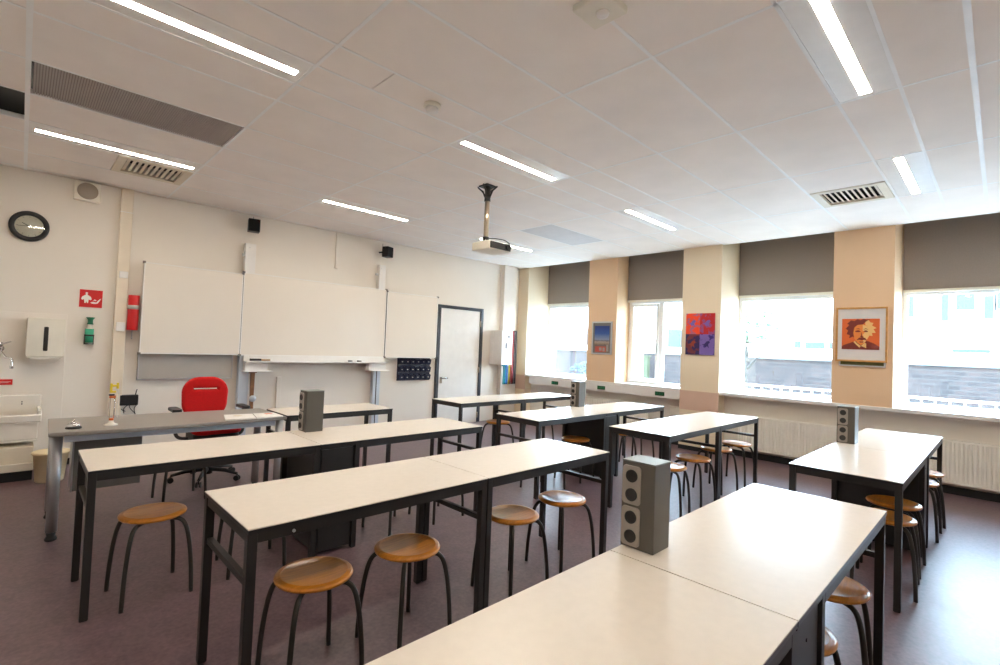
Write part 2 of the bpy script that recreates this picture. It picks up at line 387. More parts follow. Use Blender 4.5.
def vent(x0, x1, y0, y1, label, along_x=False):
    t = thing('ceiling_vent', label, 'vent', ((x0+x1)/2, (y0+y1)/2, C), 'square ceiling vents')
    bm = B(); a = .065
    box(bm, x0, x1, y0, y0+a, C-.006, C+.02); box(bm, x0, x1, y1-a, y1, C-.006, C+.02); box(bm, x0, x0+a, y0+a, y1-a, C-.006, C+.02); box(bm, x1-a, x1, y0+a, y1-a, C-.006, C+.02)
    obj('frame', bm, m_ventc, t, .002)
    n = 10
    for k in range(n):
        xc = x0+a+(x1-x0-2*a)*(k+.5)/n; yc = y0+a+(y1-y0-2*a)*(k+.5)/n
        bm = B()
        if along_x: obox(bm, ((x0+x1)/2, yc, C+.014), (x1-x0-2*a, .003, .026), Matrix.Rotation(radians(-62), 3, 'X'))
        else: obox(bm, (xc, (y0+y1)/2, C+.014), (.003, y1-y0-2*a, .023), Matrix.Rotation(radians(96), 3, 'Y'))
        obj('slat', bm, m_ventc, t)
    bm = B(); box(bm, x0+.02, x1-.02, y0+.02, y1-.02, C+.10, C+.11); box(bm, x0+.02, x0+.024, y0+.02, y1-.02, C+.02, C+.10); box(bm, x1-.024, x1-.02, y0+.02, y1-.02, C+.02, C+.10); obj('duct', bm, m_plen, t)
vent(.535, 1.095, 5.352, 5.918, 'square cream louvred vent above the board wall near the clock')
vent(5.175, 5.728, .712, 1.268, 'square cream louvred vent near the windows above the orange portrait', True)
# long ribbed grille and grey acoustic tile
t = thing('ceiling_grille', 'long ribbed brown-grey grille panel in the ceiling at left', 'grille', (.53, 4.16, C))
bm = B(); box(bm, -.02, 1.096, 3.892, 4.428, C+.012, C+.016); obj('backing', bm, mat('grille_backing', (.26, .23, .215), .7), t)
bm = B()
for k in range(85): box(bm, -.018+k*.0131, -.018+k*.0131+.0080, 3.892, 4.428, C+.004, C+.012)
obj('ribs', bm, m_grille, t)
bm = B(); box(bm, 4.60, 5.16, 3.892, 4.428, C, C+.018); box(bm, 5.17, 5.73, 3.892, 4.428, C, C+.018); tag(obj('acoustic_tile', bm, m_tileg), 'flat grey tile pair in the white ceiling beyond the projector', 'ceiling tile')
# detectors
t = thing('smoke_detector', 'small round white smoke detector on the ceiling left of centre', 'detector', (1.81, 2.56, C-.05))
bm = B(); lathe(bm, [(.055, C), (.055, C-.02), (.045, C-.024)], (1.81, 2.56, 0), 28); obj('base', bm, m_offw, t)
bm = B(); lathe(bm, [(.042, C-.022), (.040, C-.045), (.025, C-.052)], (1.81, 2.56, 0), 28); obj('head', bm, m_white, t)
t = thing('motion_sensor', 'square white sensor box at the top edge of the ceiling view', 'detector', (1.765, 1.26, C-.04))
bm = B(); box(bm, 1.68, 1.85, 1.17, 1.345, C-.035, C); obj('housing', bm, m_offw, t, .006)
bm = B(); lathe(bm, [(.03, C-.034), (.026, C-.045), (.012, C-.05)], (1.775, 1.25, 0), 20); obj('lens', bm, m_white, t)

# ---------------------------------------------------------------- projector
t = thing('projector', 'white projector hanging from the ceiling on a steel pole', 'projector', (3.12, 3.42, 2.30))
bm = B(); box(bm, 3.06, 3.18, 3.39, 3.51, C-.012, C, 0); lathe(bm, [(.035, C-.01), (.026, C-.05), (.026, C-.13)], (3.12, 3.446, 0), 16)
for a in range(4):
    dx, dy = cos(a*pi/2+.4), sin(a*pi/2+.4)
    tube(bm, [(3.12+.02*dx, 3.446+.02*dy, C-.12), (3.12+.05*dx, 3.446+.05*dy, C-.05), (3.12+.10*dx, 3.446+.10*dy, C-.012)], .008, 8)
tube(bm, [(3.10, 3.43, C-.12), (3.05, 3.46, C-.06), (3.04, 3.50, C-.02)], .006, 8, sub=4)
obj('ceiling_mount', bm, m_frame, t)
bm = B(); lathe(bm, [(.024, C-.10), (.024, 2.45)], (3.12, 3.446, 0), 20); obj('pole', bm, m_brass, t)
bm = B(); lathe(bm, [(.029, C-.11), (.029, C-.15)], (3.12, 3.446, 0), 20); lathe(bm, [(.031, 2.485), (.031, 2.45)], (3.12, 3.446, 0), 20); obj('collar', bm, m_black, t)
R45 = Matrix.Rotation(radians(0), 3, 'Z')
bm = B(); box(bm, 2.985, 3.270, 3.250, 3.490, 2.335, 2.415); body = obj('body', bm, m_offw, t, .012, 3)
bm = B(); box(bm, 3.07, 3.17, 3.40, 3.50, 2.415, 2.435); obox(bm, (3.12, 3.446, 2.442), (.05, .05, .03), R45); obj('bracket', bm, m_alu, t, .003)
bm = B(); box(bm, 3.00, 3.255, 3.242, 3.252, 2.345, 2.405); obj('vent_panel', bm, m_frame, body)
bm = B(); lathe(bm, [(.028, 3.246), (.028, 3.222), (.022, 3.222), (.020, 3.235)], (3.215, 0, 2.375), 24, axis='Y'); obj('lens', bm, m_black, body)
bm = B(); tube(bm, [(3.13, 3.43, 2.47), (3.16, 3.38, 2.47), (3.22, 3.30, 2.455), (3.26, 3.26, 2.42)], .004, 8, sub=5); obj('cable', bm, m_black, t)

# ---------------------------------------------------------------- stools
def make_stool():
    t = thing('stool', 'x', 'stool', (0, 0, 0), 'round wooden lab stools')
    bm = B(); lathe(bm, [(0.001, .4425), (.06, .443), (.110, .4455), (.134, .449), (.139, .4500), (.141, .4485), (.150, .448), (.159, .443), (.162, .436), (.158, .428), (.146, .422), (.10, .420), (.001, .420)], n=48)
    obj('seat', bm, m_wood, t)
    bm = B(); lathe(bm, [(.075, .420), (.075, .414)], n=24); obj('seat_plate', bm, m_legm, t)
    for k in range(4):
        a = radians(45+90*k); c, s = cos(a), sin(a)
        bm = B(); tube(bm, [(r*c, r*s, z) for r, z in ((.04, .408), (.10, .409), (.142, .406), (.170, .386), (.190, .338), (.207, .25), (.220, .13), (.227, .0))], .0115, 12, sub=4)
        obj('leg', bm, m_legm, t)
    return t
ST = [
 (0.547, 3.130, 5, 'wooden stool standing in front of the far left bench row, at its left end'),
 (1.052, 3.150, -4, 'wooden stool under the far left bench row, second from its left end'),
 (2.029, 3.142, 8, 'wooden stool under the far left bench row, third from its left end'),
 (2.431, 3.142, 3, 'wooden stool at right end of the far left bench row'),
 (0.897, 1.942, 0, 'wooden stool with warm brown seat at the middle left row, nearest its left end'),
 (1.335, 1.930, 6, 'wooden stool at the middle left row, second from its left end'),
 (2.043, 1.938, 0, 'wooden stool at the middle left row just right of the paired table legs'),
 (2.510, 1.952, -5, 'wooden stool with shiny pale seat at right end of the middle left row'),
 (1.000, 4.750, 4, 'wooden stool mostly hidden under the grey desk, only its legs showing'),
 (4.358, 4.446, 4, 'wooden stool at the left table of the farthest right-hand row'),
 (5.190, 4.488, -6, 'wooden stool at the right table of the farthest right-hand row'),
 (4.262, 3.165, 9, 'stool pushed into the dark space left of the tall dark cabinet'),
 (3.693, 3.114, 0, 'wooden stool under the left table of the row with the small distant socket pillar'),
 (5.068, 3.132, 5, 'wooden stool under the right table of the row with the small distant socket pillar'),
 (5.488, 3.142, 0, 'wooden stool at the right end of the row with the small distant socket pillar'),
 (3.941, 1.961, 12, 'wooden stool partly hidden behind the large grey socket pillar'),
 (4.446, 1.974, 0, 'wooden stool second from left in the window-side table group of four'),
 (5.105, 2.030, -8, 'wooden stool third from left in the window-side table group of four'),
 (5.600, 2.015, 0, 'wooden stool with bright seat nearest the radiator beneath the middle right table'),
 (2.480, 0.515, 7, 'wooden stool with shiny seat under the right end of the nearest bench'),
 (1.965, 0.525, 0, 'wooden stool mostly hidden behind the cabinet of the nearest bench'),
 (4.270, 0.512, 0, 'wooden stool against the dark cabinet below the bench near the right radiator'),
 (3.845, 0.498, 4, 'wooden stool at the near end of the bench beside the right radiator'),
 (5.195, 0.492, 0, 'pale-topped stool second from the window end of the right bench'),
 (5.670, 0.495, 5, 'pale-topped stool at the window end of the right bench'),
]
st0 = make_stool()
for k, (x, y, a, lab) in enumerate(ST):
    if k == 0: st0.location = (x, y, FZ); st0.scale = (SC, SC, SC); st0.rotation_euler = (0, 0, radians(a)); st0['label'] = lab
    else: dup(st0, (x, y, FZ), radians(a), lab)

# ---------------------------------------------------------------- bench tables, cabinets, socket pillars
H = FZ + .7013
def table(x0, x1, y0, y1, label, over=0.0, bar=(1, 1), bolt=False):
    t = thing('lab_table', label, 'table', ((x0+x1)/2, (y0+y1)/2, FZ), 'white-topped laboratory tables')
    g = .0015
    bm = B(); box(bm, x0+g, x1-g, y0, y1, H-.017, H-.004, 1); box(bm, x0+g, x1-g, y0, y1, H-.004, H, 0); obj('tabletop', bm, [m_top, m_edge], t)
    fx0 = x0+over+.002; fx1 = x1-.002; w = .033; ya, yb = y0+.003, y1-.003
    bm = B(); z0, z1 = H-.053, H-.017
    box(bm, fx0+w, fx1-w, ya, ya+.03, z0, z1); box(bm, fx0+w, fx1-w, yb-.03, yb, z0, z1)
    box(bm, fx0+.004, fx0+.034, ya+w, yb-w, z0, z1); box(bm, fx1-.034, fx1-.004, ya+w, yb-w, z0, z1)
    if over: box(bm, x0+.004, fx0, ya, ya+.02, H-.03, z1)
    obj('frame', bm, m_frame, t, .002)
    for a in (fx0, fx1-w):
        for b in (ya, yb-w):
            bm = B(); box(bm, a, a+w, b, b+w, FZ+.004, z1); box(bm, a+.003, a+w-.003, b+.003, b+w-.003, FZ, FZ+.004); obj('leg', bm, m_frame, t, .002)
    for k, a in enumerate((fx0, fx1-w)):
        if bar[k]:
            bm = B(); box(bm, a+.008, a+.032, ya+w, yb-w, FZ+.492, FZ+.516); obj('stretcher', bm, m_frame, t, .002)
    if bolt:
        bm = B(); lathe(bm, [(.006, ya-.004), (.006, ya+.002)], (fx0+.155, 0, H-.038), 12, axis='Y'); obj('bolt', bm, m_alu, t)
    return t
def cabinet(x0, x1, y0, y1, label):
    t = thing('service_cabinet', label, 'cabinet', ((x0+x1)/2, (y0+y1)/2, FZ), 'dark cabinets between bench tables')
    a, b = x0+.004, x1-.001
    bm = B(); box(bm, a, b, y0+.02, y1-.01, FZ+.02, H-.035); obj('body', bm, m_cab, t, .002)
    bm = B(); box(bm, a+.006, b-.006, y0+.006, y0+.02, FZ+.03, H-.04); pn = obj('front_panel', bm, m_frame, t, .002)
    bm = B()
    for zz in (FZ+.10, FZ+.60):
        lathe(bm, [(.005, y0+.003), (.005, y0+.008)], ((a+b)/2, 0, zz), 10, axis='Y')
    obj('screw', bm, m_black, pn)
def pillar(x, y, label, w=.1075, d=.1215):
    t = thing('socket_pillar', label, 'socket pillar', (x+w/2, y+d/2, H), 'grey socket pillars on the benches')
    bm = B(); box(bm, x, x+w, y, y+d, H, H+.285); obj('housing', bm, m_pil, t, .003)
    bm = B(); box(bm, x-.001, x+w+.001, y-.001, y+d+.001, H+.285, H+.289); tag(obj('top_cap', bm, mat_cap, t, .001), 'housing top with its pale reflection painted in')
    for z0 in (H+.009, H+.145):
        bm = B(); poly(bm, rrect(y+d-.073, y+d-.006, z0, z0+.128, .012), 'YZ', x-.007, x); pl = obj('socket_plate', bm, m_plate, t, .002)
        for zz in (z0+.033, z0+.095):
            bm = B(); lathe(bm, [(.021, x-.006), (.021, x-.012), (.0175, x-.012), (.0165, x-.0072)], (0, y+d-.042, zz), 24, axis='X')
            s = obj('socket', bm, m_black, pl)
            for q in (-.009, .009):
                pass
mat_cap = mat('top_reflection_tint', (0.20, 0.225, 0.20), 0.4, 0.2)  # light reflected off the pillar top, put into a paler colour
# left block
table(0.254, 1.375, 2.972, 3.520, 'white-topped table, left half of the far left bench row', bar=(1, 0))
table(1.377, 2.740, 2.972, 3.520, 'white-topped table, right half of the far left bench row with tall socket pillar', 0.234, bar=(0, 1))
cabinet(1.378, 1.612, 2.978, 3.516, 'dark cabinet under the socket pillar in the far left bench row')
table(0.582, 1.695, 1.781, 2.334, 'white-topped table, left half of the middle left bench row', bar=(1, 1), bolt=True)
table(1.697, 2.773, 1.781, 2.334, 'white-topped table, right half of the middle left bench row', bar=(0, 1))
table(0.281, 1.420, 0.353, 0.899, 'large white table top at the bottom edge, nearest the camera', bar=(1, 0))
table(1.422, 2.758, 0.353, 0.899, 'white table right of the large grey socket pillar, nearest row', 0.252, bar=(0, 1))
cabinet(1.423, 1.672, 0.359, 0.895, 'dark cabinet under the nearest bench at bottom right')
# right block
table(3.574, 4.628, 4.253, 4.797, 'white-topped table in the farthest right row beside the door', bar=(0, 1))
table(4.630, 5.657, 4.253, 4.797, 'white-topped table in the farthest right row below the corner window', bar=(0, 1))
table(3.366, 4.443, 2.908, 3.462, 'white-topped table left of the tall dark cabinet, second right row', bar=(1, 0))
table(4.445, 5.704, 2.908, 3.462, 'white-topped table right of the tall dark cabinet, under the window trunking', 0.224, bar=(0, 1))
cabinet(4.446, 4.669, 2.913, 3.460, 'tall dark blue-grey cabinet in the second right row')
table(3.705, 4.712, 1.835, 2.397, 'white-topped table, left half of the row in front of the four-coloured picture', bar=(0, 1))
table(4.714, 5.732, 1.835, 2.397, 'white-topped table, right half of the row in front of the four-coloured picture', bar=(0, 1))
table(3.463, 4.598, 0.375, 0.931, 'white-topped table near the right radiator, its near half', bar=(0, 0))
table(4.600, 5.968, 0.375, 0.931, 'white-topped table near the right radiator, its window half', 0.224, bar=(0, 1))
cabinet(4.602, 4.823, 0.381, 0.926, 'black-looking cabinet under the bench near the right radiator')
pillar(1.490, 0.784, 'large grey socket pillar with four sockets on the nearest bench')
pillar(1.455, 3.403, 'grey socket pillar on the far left bench row near the grey desk', 0.126, 0.117)
pillar(4.586, 3.375, 'small distant grey socket pillar below the corner window', 0.122)
pillar(4.689, 0.805, 'grey socket pillar on the bench below the orange portrait', 0.131, 0.120)

# white table in front of the board (row with the teacher's desk)
table(1.650, 2.683, 4.236, 4.731, 'white-topped dark-framed table to the right of the grey desk', bar=(1, 0))

# ---------------------------------------------------------------- teacher's desk
t = thing('desk', 'long grey desk on silver legs in front of the whiteboard', 'desk', (.95, 4.8, 0))
bm = B(); poly(bm, [(.165, 4.47), (.66, 4.42), (1.74, 4.47), (1.725, 5.12), (.185, 5.20)], 'XY', .722, .75); obj('desktop', bm, m_grey, t, .006, 3)
bm = B(); box(bm, .25, 1.66, 4.52, 4.55, .67, .722); box(bm, .25, 1.66, 5.05, 5.08, .67, .722); obj('rail', bm, m_post, t, .003)
for x, y in ((.215, 4.57), (.225, 5.12), (1.695, 4.52), (1.69, 5.06)):
    bm = B(); tube(bm, [(x, y, .055), (x, y, .722)], .032, 16); lg = obj('leg', bm, m_greyleg, t)
    bm = B(); lathe(bm, [(.028, .056), (.024, .03), (.034, .012), (.034, 0)], (x, y, 0), 16); obj('foot', bm, m_black, lg)
bm = B(); box(bm, .33, .745, 4.86, 4.875, .24, .67); box(bm, .33, .745, 5.04, 5.05, .24, .67); box(bm, .33, .745, 4.875, 5.04, .24, .255); box(bm, .735, .745, 4.875, 5.04, .24, .67)
obj('hanging_panel', bm, m_dgrey, t, .002)
bm = B(); box(bm, .318, .33, 4.86, 5.05, .235, .68); obj('side_panel', bm, m_greyleg, t, .002)

settle(t, 0.888, 4.488)
# items on the desk
t = thing('desk_bell', 'chrome reception bell with black base on the grey desk', 'bell', (.30, 4.61, .75))
bm = B(); lathe(bm, [(.046, .75), (.046, .758), (.042, .762)], (.30, 4.61, 0), 28); obj('base', bm, m_black, t)
bm = B(); lathe(bm, [(.040, .763), (.039, .772), (.032, .787), (.018, .797), (.004, .800)], (.30, 4.61, 0), 28); obj('dome', bm, m_chrome, t)
bm = B(); lathe(bm, [(.003, .799), (.003, .808), (.006, .809), (.006, .813)], (.30, 4.61, 0), 12); obj('button', bm, m_chrome, t)
settle(t, 0.281, 4.310, H)
t = thing('glass_apparatus', 'slender glass tube apparatus with yellow connectors standing on the grey desk', 'lab apparatus', (.515, 4.66, .75))
ax, ay = .515, 4.66
m_clear = mat('frosted_clear', (0.78, 0.74, 0.66), 0.1); 
bm = B(); lathe(bm, [(.045, .75), (.043, .757), (.020, .765), (.012, .79)], (ax, ay, 0), 24); obj('base', bm, m_clear, t)
for dx in (-.012, .014):
    bm = B(); tube(bm, [(ax+dx, ay, .78), (ax+dx, ay, .955)], .0035, 8); obj('rod', bm, m_brass if dx < 0 else m_chrome, t)
bm = B(); lathe(bm, [(.014, .785), (.014, .80)], (ax, ay, 0), 16); lathe(bm, [(.020, .952), (.020, .968)], (ax, ay, 0), 16); obj('orange_collar', bm, m_oran, t)
bm = B(); lathe(bm, [(.018, .970), (.018, .980)], (ax-.006, ay, 0), 16); obj('black_collar', bm, m_black, t)
bm = B(); box(bm, ax-.018, ax+.018, ay-.012, ay+.012, .990, 1.004); box(bm, ax-.018, ax-.004, ay-.012, ay+.012, .99, 1.06); box(bm, ax+.02, ax+.034, ay-.01, ay+.01, 1.02, 1.065); box(bm, ax-.018, ax+.03, ay-.01, ay+.01, 1.035, 1.050); obj('yellow_connector', bm, m_yel, t, .002)
bm = B(); tube(bm, [(ax+.026, ay, 1.02), (ax+.036, ay, .97), (ax+.030, ay, .88), (ax+.034, ay, .80)], .003, 8, sub=5); obj('tubing', bm, m_clear, t)
settle(t, 0.482, 4.357, H)
t = thing('open_book', 'open white book with a small picture on the grey desk', 'book', (1.42, 4.6, .75))
bm = B(); poly(bm, [(1.24, 4.48), (1.47, 4.45), (1.52, 4.70), (1.30, 4.75)], 'XY', .7505, .762); obj('left_page', bm, m_paper, t, .003)
bm = B(); poly(bm, [(1.475, 4.45), (1.70, 4.455), (1.70, 4.68), (1.525, 4.70)], 'XY', .7505, .764); obj('right_page', bm, m_paper, t, .003)
bm = B(); lathe(bm, [(.035, .7622), (.035, .763)], (1.38, 4.63, 0), 20); obj('illustration', bm, m_ventc, t)
bm = B(); poly(bm, [(1.60, 4.60), (1.66, 4.60), (1.66, 4.64), (1.60, 4.65)], 'XY', .7642, .765); obj('red_picture', bm, m_oran, t)

settle(t, 1.328, 4.301, H)
# ---------------------------------------------------------------- red office chair
cx, cy = 1.43, 5.60
t = thing('office_chair', 'red upholstered swivel chair with black armrests behind the grey desk', 'chair', (cx, cy, 0))
outer = [(u, v) for u, v in rrect(-.188, .188, .60, .990, .135, 10)]
outer = [(u*(1.0 if v > .8 else 1.0-.08*(.8-v)/.2), v) for u, v in outer]
back = curve_plate('backrest', [outer, rrect(-.132, .132, .862, .922, .012, 4)], .018, .024, m_red, t, (cx, 5.82, 0))
bm = B(); poly(bm, rrect(-.20, .20, .60, .99, .08), 'XZ', 5.855, 5.862)
for v in bm.verts: v.co.x += cx
bm.free()
bm = B(); poly(bm, [(x+cx, y+5.47) for x, y in rrect(-.21, .21, -.24, .22, .09, 6)], 'XY', .505, .56); obj('seat', bm, m_red, t, .022, 3)
bm = B(); poly(bm, [(x+cx, y+5.48) for x, y in rrect(-.20, .20, -.20, .20, .07, 6)], 'XY', .43, .505); box(bm, cx-.09, cx+.09, 5.42, 5.62, .39, .43); obj('seat_shell', bm, m_black, t, .008)
bm = B(); tube(bm, [(cx, 5.60, .42), (cx, 5.80, .42), (cx, 5.885, .48), (cx, 5.88, .68)], .018, 10, sub=5); box(bm, cx-.06, cx+.06, 5.852, 5.88, .62, .80); obj('back_support', bm, m_black, t)
for s in (-1, 1):
    bm = B(); x = cx+s*.305
    tube(bm, [(cx+s*.15, 5.52, .44), (cx+s*.27, 5.53, .45), (x, 5.56, .52), (x, 5.58, .70)], .016, 10, sub=5)
    poly(bm, [(a+x, b+5.60) for a, b in rrect(-.04, .04, -.13, .13, .035)], 'XY', .70, .73); obj('armrest', bm, m_black, t, .006)
bm = B(); lathe(bm, [(.026, .39), (.026, .22), (.035, .22), (.035, .09), (.05, .085), (.05, .06)], (cx, cy, 0), 20); obj('gas_column', bm, m_black, t)
for k in range(5):
    a = radians(k*72+28); c, s = cos(a), sin(a)
    bm = B(); tube(bm, [(cx+.03*c, cy+.03*s, .105), (cx+.18*c, cy+.18*s, .098), (cx+.305*c, cy+.305*s, .068)], [.024, .020, .013], 8); lg = obj('base_arm', bm, m_black, t)
    bm = B(); px, py = cx+.305*c, cy+.305*s
    for q in (-.016, .016):
        xx, yy = px - s*q, py + c*q
        tube(bm, [(xx + s*.007, yy - c*.007, .026), (xx - s*.007, yy + c*.007, .026)], .026, 16)
    tube(bm, [(px, py, .03), (px, py, .068)], .007, 8); obj('caster', bm, m_black, lg)

settle(t, 1.318, 5.236)
# ---------------------------------------------------------------- whiteboard and lift posts
YW = 6.47
t = thing('whiteboard', 'wide three-part whiteboard on two lift posts on the front wall', 'whiteboard', (2.9, 6.53, .0))
for nm, x0, x1, z0, z1, yf, l in (('wing_panel', .918, 1.905, 1.225, 2.212, YW, 'left wing'), ('centre_panel', 1.917, 3.905, 1.222, 2.235, YW+.012, None), ('wing_panel', 3.915, 4.862, 1.222, 2.215, YW, 'right wing')):
    bm = B(); box(bm, x0, x1, yf, yf+.025, z0, z1); o = obj(nm, bm, m_board, t, .002)
    bm = B(); e = .010; box(bm, x0-.002, x0+e, yf-.002, yf+.027, z0, z1); box(bm, x1-e, x1+.002, yf-.002, yf+.027, z0, z1); box(bm, x0+e, x1-e, yf-.002, yf+.027, z0-.002, z0+e); box(bm, x0+e, x1-e, yf-.002, yf+.027, z1-e, z1+.002); obj('edge_trim', bm, m_white, o)
    bm = B()
    for (u, v) in ((x0, z0), (x0, z1), (x1, z0), (x1, z1)): box(bm, u-.012, u+.012, yf-.004, yf+.028, v-.012, v+.012)
    obj('corner_cap', bm, m_dgrey, o)
bm = B(); box(bm, 1.908, 1.914, YW+.005, YW+.03, 1.222, 2.22); box(bm, 3.907, 3.913, YW+.005, YW+.03, 1.222, 2.22); obj('hinge', bm, m_doorf, t)
for x in (1.925, 3.765):
    bm = B(); box(bm, x, x+.115, 6.515, YF, FZ, 2.23); o = obj('lift_post', bm, m_post, t, .003)
    if x > 3:
        bm = B(); box(bm, x+.045, x+.058, 6.512, 6.516, FZ+.02, 1.10); obj('groove', bm, m_frame, o)
    bm = B(); box(bm, x+(.0 if x < 3 else .015), x+.12, 6.50, 6.575, 2.23, 2.60); o2 = obj('post_cover', bm, m_white, t, .003)
    bm = B(); lathe(bm, [(.006, 6.497), (.006, 6.502)], (x+.045, 0, 2.55), 10, axis='Y'); box(bm, x-.025, x+.01, 6.52, 6.55, 2.44, 2.47); obj('fixing', bm, m_alu, o2)
bm = B(); box(bm, 1.956, 3.90, 6.36, 6.475, 1.140, 1.150); box(bm, 1.956, 3.90, 6.468, 6.480, 1.150, 1.225); box(bm, 1.956, 3.90, 6.36, 6.366, 1.150, 1.160); obj('pen_tray', bm, m_white, t, .002)
for x0, x1 in ((1.96, 2.22), (3.62, 3.90)):
    bm = B(); box(bm, x0, x1, 6.40, 6.49, 1.035, 1.138); box(bm, x0-.01, x1+.06, 6.38, 6.50, 1.022, 1.034); obj('tray_box', bm, m_white, t, .003)
bm = B(); box(bm, .93, 1.85, 6.545, 6.568, .945, 1.22); ob = obj('notice_board', bm, mat('grey_board', (0.44, 0.42, 0.39), .35)); tag(ob, 'low grey board on the wall showing below the left whiteboard wing', 'board')
bm = B(); box(bm, .92, 1.86, 6.54, 6.57, .935, .947); box(bm, .92, .932, 6.54, 6.57, .935, 1.22); box(bm, 1.848, 1.86, 6.54, 6.57, .935, 1.22); obj('edge_trim', bm, m_alu, ob)
t = thing('board_eraser', 'dark and tan board eraser lying on the whiteboard tray', 'eraser', (2.12, 6.42, 1.15))
bm = B(); box(bm, 2.02, 2.14, 6.39, 6.45, 1.1505, 1.185); obj('felt_block', bm, m_black, t, .004)
bm = B(); box(bm, 2.142, 2.25, 6.40, 6.45, 1.1505, 1.178); obj('wooden_handle', bm, mat('tan_wood', (.35, .18, .05), .5), t, .004)
for x, l in ((3.30, 'small dark marker on the whiteboard tray, the left one of two'), (3.44, 'small dark marker on the whiteboard tray, the right one of two')):
    bm = B(); tube(bm, [(x, 6.41, 1.163), (x+.06, 6.41, 1.163)], .011, 10); tag(obj('marker', bm, m_black), l, 'marker', 'markers on the tray')
t = thing('blackboard_compass', 'brown wooden drawing instrument with metal disc hanging beside the left lift post', 'drawing instrument', (2.08, 6.45, .55))
bm = B(); poly(bm, [(2.07, .52), (2.10, .52), (2.095, .66), (2.10, 1.02), (2.05, 1.02), (2.055, .66)], 'XZ', 6.47, 6.49); box(bm, 2.03, 2.12, 6.47, 6.49, 1.005, 1.02); obj('wooden_arm', bm, m_brown, t)
bm = B(); lathe(bm, [(.040, 6.470), (.040, 6.462), (.012, 6.458)], (2.085, 0, .69), 24, axis='Y'); obj('metal_disc', bm, m_alu, t)
# conduits
for (x0, x1, z0, z1, l) in ((2.40, 2.455, .42, .945, 'short vertical white cable duct on the wall below the whiteboard'), (3.115, 3.155, 2.46, C, 'thin vertical cable duct above the whiteboard centre')):
    bm = B(); box(bm, x0, x1, YF-.03, YF, z0, z1); tag(obj('cable_duct', bm, m_wall, None, .003), l, 'cable duct')
# vertical wall trunk left of the board
t = thing('wall_trunking', 'tall vertical cream trunking on the wall left of the red canister', 'trunking', (.745, 6.56, 0))
bm = B(); box(bm, .695, .80, 6.535, YF, 0.02, C); obj('channel', bm, m_trunk, t, .004)
for z0, z1 in ((2.02, 2.09), (1.455, 1.55)):
    bm = B(); box(bm, .715, .79, 6.518, 6.536, z0, z1); obj('switch_plate', bm, m_white, t, .003)
bm = B(); box(bm, .692, .803, 6.532, YF, 2.72, 2.728); obj('joint_cover', bm, m_white, t)

# black speakers
def speaker(x, y, z, rz, label):
    t = thing('speaker', label, 'speaker', (x, y, z), 'small black wall speakers')
    bm = B(); box(bm, x-.065, x+.065, y-.06, y+.05, z, z+.155); obj('cabinet', bm, m_black, t, .006)
    bm = B(); box(bm, x-.058, x+.058, y-.064, y-.060, z+.008, z+.147); obj('grille', bm, mat('speaker_cloth', (.004, .004, .004), .9), t)
    bm = B(); tube(bm, [(x, y+.045, z+.08), (x, y+.15, z+.08)], .012, 8); tube(bm, [(x, y+.09, z+.08), (x, y+.09, z+.21)], .003, 6); obj('bracket', bm, m_frame, t)
    t.rotation_euler = (0, 0, rz)
speaker(1.985, 6.44, 2.735, radians(-12), 'small black speaker high on the wall above the left whiteboard post')
speaker(3.86, 6.44, 2.715, radians(22), 'small black speaker high on the wall above the right whiteboard post')
t = thing('wall_loudspeaker', 'square cream loudspeaker with round grille under the ceiling beside the clock', 'speaker', (.42, 6.56, 2.765))
bm = B(); box(bm, .315, .525, 6.53, YF, 2.770, 2.965); obj('case', bm, m_offw, t, .006)
bm = B(); lathe(bm, [(.084, 6.530), (.080, 6.524), (.02, 6.521)], (.42, 0, 2.868), 32, axis='Y'); obj('round_grille', bm, mat('taupe_grille', (.36, .31, .25), .7), t)

# clock
t = thing('wall_clock', 'round black-rimmed wall clock with cream dial at upper left', 'clock', (.015, 6.57, 2.28))
kx, kz = .010, 2.430
bm = B(); lathe(bm, [(.145, YF), (.145, 6.555), (.138, 6.545), (.108, 6.545), (.102, 6.560), (.102, YF)], (kx, 0, kz), 48, axis='Y'); obj('rim', bm, m_black, t)
bm = B(); lathe(bm, [(.103, 6.562), (.103, 6.570)], (kx, 0, kz), 48, axis='Y', smooth=False); obj('dial', bm, mat('dial_cream', (.62, .54, .45), .5), t)
def bar2(bm, ang, r0, r1, w, y):
    a = radians(90-ang); c, s = cos(a), sin(a)
    poly(bm, [(kx+r0*c-w*s, kz+r0*s+w*c), (kx+r1*c-w*s, kz+r1*s+w*c), (kx+r1*c+w*s, kz+r1*s-w*c), (kx+r0*c+w*s, kz+r0*s-w*c)], 'XZ', y, y-.001)
bm = B()
for k in range(12): bar2(bm, k*30, .082, .098, .0015, 6.5615)
obj('hour_mark', bm, m_dgrey, t)
bm = B(); bar2(bm, 297, -.012, .058, .003, 6.559); obj('hour_hand', bm, m_black, t)
bm = B(); bar2(bm, 266, -.015, .086, .002, 6.557); obj('minute_hand', bm, m_black, t)
bm = B(); lathe(bm, [(.103, 6.550), (.103, 6.548)], (kx, 0, kz), 48, axis='Y', smooth=False); obj('glass', bm, m_glass, t)

